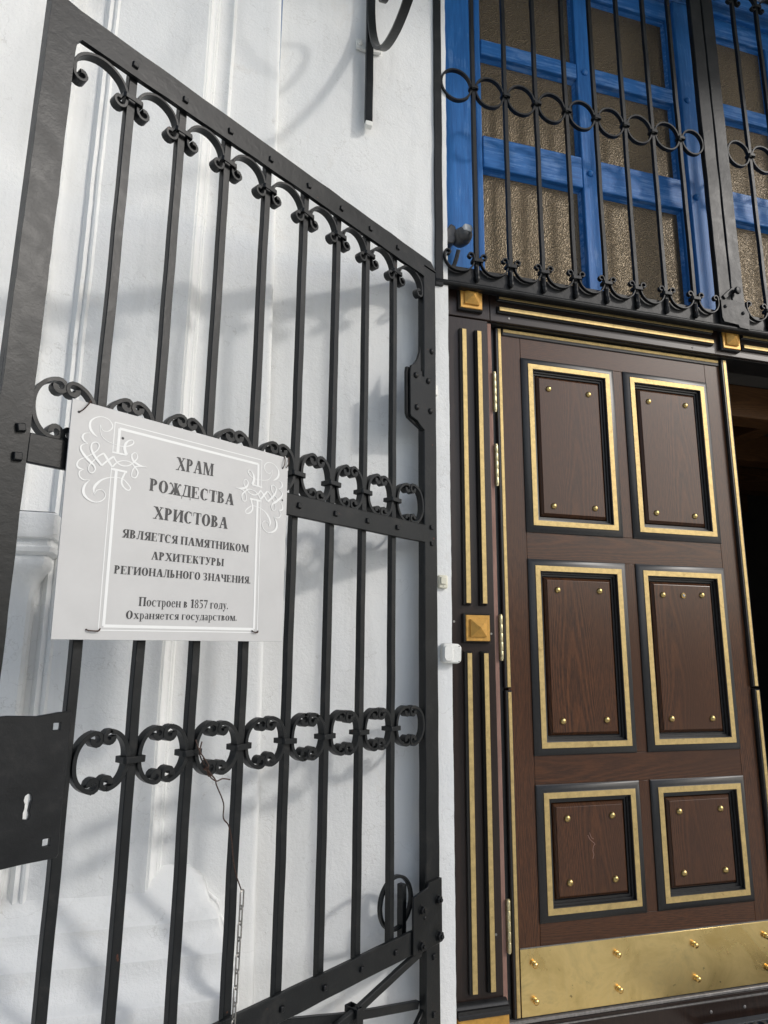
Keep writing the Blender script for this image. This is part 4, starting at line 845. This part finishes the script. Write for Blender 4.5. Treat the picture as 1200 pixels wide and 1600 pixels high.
cl = part('wall_clip', wobble(MB().prism([(.503, 3.640), (.503, 3.682), (.534, 3.684), (.538, 3.672), (.574, 3.672), (.578, 3.684), (.609, 3.682), (.609, 3.640), (.578, 3.636), (.534, 3.636)], -.118, -.104, T=T0), .001, 40), 'whitep', br_, bevel=.002)
for x in (.519, .594): part('clip_bolt', MB().lathe((x, -.118, 3.660), (0, -1, 0), [(.010, -.001), (.010, .007), (.005, .0075), (.004, .013)], 6), 'whitep', cl)
cn = thing('entrance_canopy', 'tin canopy roof over the church entrance on ring brackets, enlarged to shade the wall', 'canopy', (2.3, -.8, 5.30))
part('roof_sheet', MB().box(-.30, 4.90, -1.62, -.10, 5.30, 5.33), 'roofm', cn, bevel=.004)  # unseen roof, widened and deepened to cut skylight on the upper wall

# ribbed rubber mat with round holes
mt = thing('door_mat', 'black rubber mat with round holes on the step by the door', 'door mat', (2.35, -.3, -.10))
m = MB(); X0, Y1, cw = 1.900, -.066, .038
rr_ = .0135; nseg = 12
for i in range(24):
    for j in range(10):
        cx = X0+.028+(i+.5*(j % 2))*cw; cy = Y1-.022-j*.033; hx_, hy_ = cw/2, .033/2
        vs = []; sqp = []
        for k in range(nseg):
            a = 2*pi*k/nseg; ca, sa = cos(a), sin(a); s_ = 1/max(abs(ca)/hx_, abs(sa)/hy_)
            vs.append((cx+ca*s_, cy+sa*s_, -.090)); sqp.append((cx+ca*rr_, cy+sa*rr_, -.090))
        bot = [(a_, b_, -.102) for a_, b_, _ in sqp]
        m.add(vs+sqp+bot, [(k, (k+1) % nseg, nseg+(k+1) % nseg, nseg+k) for k in range(nseg)]+[(nseg+k, nseg+(k+1) % nseg, 2*nseg+(k+1) % nseg, 2*nseg+k) for k in range(nseg)])
part('perforated_mat', m, 'rubber', mt, orient=False)
W_ = X0+.028+24.0*cw+.02
part('mat_rim', MB().box(X0, W_, Y1-.005, Y1+.030, -.103, -.089).box(X0-.03, X0+.008, Y1-.36, Y1+.030, -.103, -.0895).box(W_-.02, W_+.02, Y1-.36, Y1+.030, -.103, -.0895).box(X0, W_, Y1-.38, Y1-.336, -.103, -.0892), 'rubber', mt, bevel=.003)

# ============================================================ WALL ADDED BEHIND THE CAMERA (out of view; put there to darken reflections)
yard = thing('added_reflection_wall', 'long grey wall added behind the camera to darken reflections', 'wall', (4, -11, -.13))
part('masonry', MB().box(-30, 40, -11.4, -11, -.2, 2.4), 'reflwallm', yard)
part('coping', MB().box(-30, 40, -11.48, -10.92, 2.402, 2.5), 'stone', yard)
